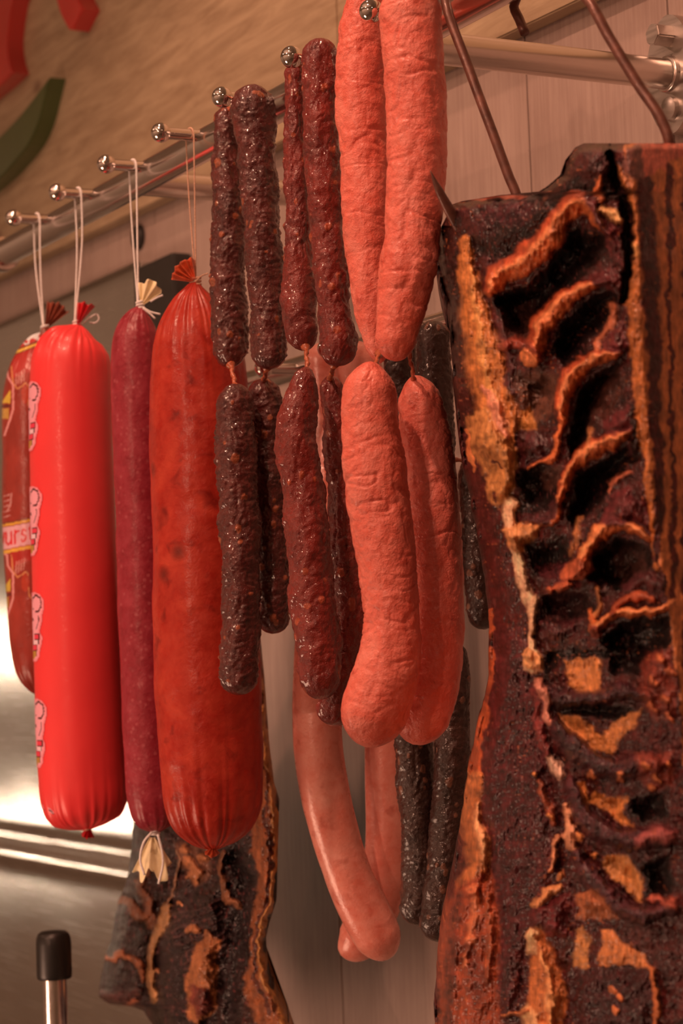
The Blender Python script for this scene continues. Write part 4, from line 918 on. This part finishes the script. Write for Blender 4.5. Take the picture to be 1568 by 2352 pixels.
# surface: rib face faces the shop, cut face faces along the rail; rounded at the far edge and the top
dl = np.full(p.sh, 1e9)
for (x0, y0), (x1, y1) in zip(left[:-1], left[1:]):
    t_ = np.clip(((p.x-x0)*(x1-x0)+(p.y-y0)*(y1-y0))/((x1-x0)**2+(y1-y0)**2+1e-9), 0, 1); dl = np.minimum(dl, np.hypot(p.x-x0-t_*(x1-x0), p.y-y0-t_*(y1-y0)))
dl = np.minimum(dl, np.where(p.x > 1345, p.y-328, 1e9)); dl = np.maximum(dl+2.5*noise(p.q/11+4), 0)
wd = np.where(p.y < 520, 24., 44.)
rnd = np.where(p.y < 520, .012, .020)*np.clip(1-dl/wd, 0, 1)**2
rt = .006*np.clip(1-np.maximum(p.y-328, 0)/16, 0, 1)**2*(p.x > 1400)
Xs = XF-p.h+rnd+rt+.018*sm(1400, 2420, p.y)*0
tX = PX(p.x, p.y, Xs); dX = (tX-CAM)@Fw
Ye = PX(xe, p.y[:, 0], XF)[:, 1][:, None]+.0*p.x-(p.h*.25)
d = ray(p.x, p.y); tt = (Ye+rt-CAM[1]+.35*np.maximum(PX(p.x, p.y, XF)[..., 0]*0+(p.x-xe[:, None])*mpp(1.05), 0))/d[..., 1]
k_ = .004; a_, b_ = dX, tt
dep = np.maximum(a_, b_)+k_*np.exp(-np.abs(a_-b_)/k_)*.35
Pw = CAM+d*dep[..., None]
e = empty('rib_slab', tuple(Pw[-1, 165]), 'large slab of dark smoked pork ribs with orange fat, filling the right side', 'smoked meat')
slab_mesh(p, Pw, FH*.06, e, M['slab'], 'slab')

# smaller smoked belly at the lower left, hung from the lower rail
left = [(470, 1240), (360, 1500), (330, 1750), (308, 1900), (302, 1960), (296, 2005), (280, 2050), (264, 2100), (258, 2150), (242, 2190), (230, 2250), (228, 2290), (250, 2306), (300, 2312), (330, 2322), (352, 2352), (360, 2430)]
right = [(560, 1240), (592, 1420), (606, 1560), (616, 1700), (628, 1800), (640, 1840), (638, 1920), (636, 2000), (634, 2070), (618, 2120), (609, 2160), (612, 2210), (622, 2260), (642, 2300), (664, 2352), (690, 2430)]
p = Paint(left, right, 1241, 2425, 600, 230, A(64, 26, 20), 8)
p.poly([(560, 1400), (605, 1500), (640, 1840), (636, 2080), (608, 2160), (630, 2280), (700, 2430), (600, 2430), (560, 2250), (575, 2000), (580, 1700)], A(140, 62, 30), .002, 10)
p.stroke([(600, 1560), (618, 1760), (630, 1850), (628, 2000), (622, 2080), (600, 2150), (604, 2220), (640, 2310), (680, 2420)], [7, 8, 8, 8, 9, 8, 9, 12, 12], A(172, 94, 44), .003, .35)
p.stroke([(612, 1820), (614, 2000), (606, 2090), (588, 2160), (590, 2240), (612, 2330)], [4, 5, 5, 4, 5, 6], A(92, 36, 22), -.001, .4)
p.stroke([(640, 1850), (637, 2000), (630, 2090), (610, 2160), (618, 2230), (664, 2350)], 4, A(40, 16, 12), .001, .5)
p.poly([(510, 1930), (560, 1930), (585, 1980), (580, 2140), (560, 2300), (540, 2430), (500, 2430), (520, 2200), (525, 2050)], A(42, 18, 16), -.002, 12)
p.poly([(300, 1900), (400, 1900), (430, 2000), (390, 2060), (350, 2150), (340, 2290), (230, 2300), (262, 2100)], A(52, 22, 18), .004, 14)
p.stroke([(330, 1940), (335, 2000), (328, 2050), (345, 2080), (350, 2130)], [8, 9, 12, 14, 10], A(122, 58, 34), .003, .5)
p.stroke([(262, 2075), (290, 2070), (312, 2095), (335, 2110)], [7, 9, 12, 10], A(128, 62, 36), .003, .4)
p.stroke([(238, 2196), (262, 2206), (275, 2192), (300, 2200), (318, 2216), (330, 2250)], [6, 7, 9, 7, 9, 5], A(150, 70, 40), .004, .3)
p.stroke([(240, 2304), (280, 2312), (320, 2300)], [4, 6, 4], A(140, 62, 36), .002, .4); p.stroke([(240, 2280), (280, 2286), (320, 2280)], [12, 14, 10], A(84, 36, 30), .005, .5)
p.poly([(345, 2160), (380, 2090), (440, 2030), (520, 2010), (540, 2100), (520, 2250), (490, 2352), (480, 2430), (370, 2430), (340, 2290)], A(48, 22, 20), .010, 22)
for k in range(9): p.stroke([(385+6*k, 2110+16*k), (440, 2092+18*k), (515, 2060+16*k)], 4, A(70, 34, 30), .0016, .6)
p.stroke([(384, 2088), (372, 2120), (352, 2165), (342, 2210), (346, 2260), (350, 2300)], [11, 14, 9, 8, 8, 6], A(158, 90, 50), .005, .35)
p.poly([(440, 2175), (462, 2155), (500, 2160), (508, 2220), (500, 2290), (490, 2330), (450, 2352), (430, 2340), (424, 2290), (434, 2230)], A(160, 78, 40), .003, 9)
p.poly([(440, 2260), (480, 2270), (490, 2320), (452, 2340), (430, 2300)], A(110, 36, 24), .002, 12)
p.poly([(395, 1935), (480, 1950), (490, 2010), (450, 2030), (415, 2000)], A(104, 52, 34), .003, 12)
for x, y, r_ in ((430, 1985, 12), (448, 2000, 12), (465, 1975, 10), (440, 2018, 9), (420, 1955, 9), (440, 2140, 8), (470, 2148, 9), (410, 2080, 4), (355, 2232, 4)): p.stroke([(x, y), (x+5, y+4)], r_, A(170, 86, 48), .004, .4)
p.stroke([(520, 1955), (508, 2000), (520, 2050), (545, 2078)], [5, 7, 6, 8], A(128, 62, 34), .004, .4); p.poly([(524, 1950), (560, 1955), (575, 2030), (552, 2062), (526, 2020)], A(34, 14, 12), -.004, 8)
p.stroke([(405, 1960), (412, 2000), (405, 2040), (385, 2080)], [3, 4, 4, 3], A(140, 80, 52), .003, .5)
p.blur(1)
p.h += .0015*fbm(p.q/22, 3)+.0006*np.abs(noise(p.q/6+5))
p.c *= np.clip(1+.25*fbm(p.q/np.array([9, 20, 1.]), 3), .5, 1.6)[..., None]
deepen(p)
XB = .690
uu = p.u*(p.r-p.l); rnd = .020*np.clip(1-uu/40, 0, 1)**2+.012*np.clip(1-(p.r-p.l)*(1-p.u)/26, 0, 1)**2
bot = .012*np.clip(1-(2318-p.y)/20, 0, 1)**2*(p.x < 335)
Pw = PX(p.x, p.y, XB-p.h+rnd+bot)
e = empty('smoked_belly', tuple(Pw[-1, 115]), 'dark smoked pork belly with an orange fat edge, hanging below the thick sausage', 'smoked meat')
slab_mesh(p, Pw, FH*.045, e, M['slab'], 'slab')

# ------------------------------------------------------------------ iron hooks carrying the rib slab
def hook(name, base, label, pts, r, tip=None, tr=None):
    e = empty(name, base, label, 'hook', 'iron hooks over the upper rail')
    tube('shank', pts, r, M['hook'], e, 14, 8)
    if tip is not None: tube('point', tip, tr, M['hook'], e, 14, 8)
def PYz(px, py, D): return PV(px, py, D)
yk = float(PX(1020, 0, .622)[1])
ztop = 1.9625+.0113+.0032
h1 = [np.array([.6530, yk+.002, 1.9690]), np.array([.6455, yk+.002, ztop-.001]), np.array([.635, yk, ztop+.0006]), np.array([.6240, yk, ztop-.005])]
D1 = float(np.array([.6205, yk-.001, 1.962])@FH)
h1 += [PV(1024, 8, D1-.010)]
D1 -= .014
h1 += [PV(1040, 62, D1), PV(1070, 140, D1-.006), PV(1100, 222, D1-.012), PV(1135, 315, D1-.018), PV(1168, 405, D1-.022), PV(1186, 450, D1-.024), PV(1192, 510, D1-.024)]
hook('meat_hook', tuple(PV(1192, 510, D1-.024)), 'rusty iron hook with a sharp point beside the pink sausages', h1, .0027, [PV(1074, 562, D1-.018), PV(1052, 520, D1-.024), PV(1022, 465, D1-.030), PV(1002, 425, D1-.034), PV(988, 392, D1-.036)], [.0031, .0031, .0030, .0022, .0002])
yk = float(PX(1200, 20, .652)[1])
yb = yk-.028
h2 = [PX(1205, 76, .655), PX(1192, 44, .655), PX(1180, 12, .6535), np.array([.6515, yk-.012, ztop-.010+.004]), np.array([.6440, yk-.018, ztop]), np.array([.636, yb, ztop+.0012]), np.array([.6250, yb-.008, ztop-.003])]
D2 = float(PX(1345, -6, .6195)@FH)
h2 += [PV(1345, -6, D2), PV(1400, 88, D2-.010), PV(1470, 202, D2-.020), PV(1508, 256, D2-.026), PV(1526, 292, D2-.028), PV(1538, 330, D2-.028), PV(1546, 380, D2-.024)]
hook('meat_hook', tuple(h2[-1]), 'rusty iron hook bent above the top right corner of the rib slab', h2, .0027)
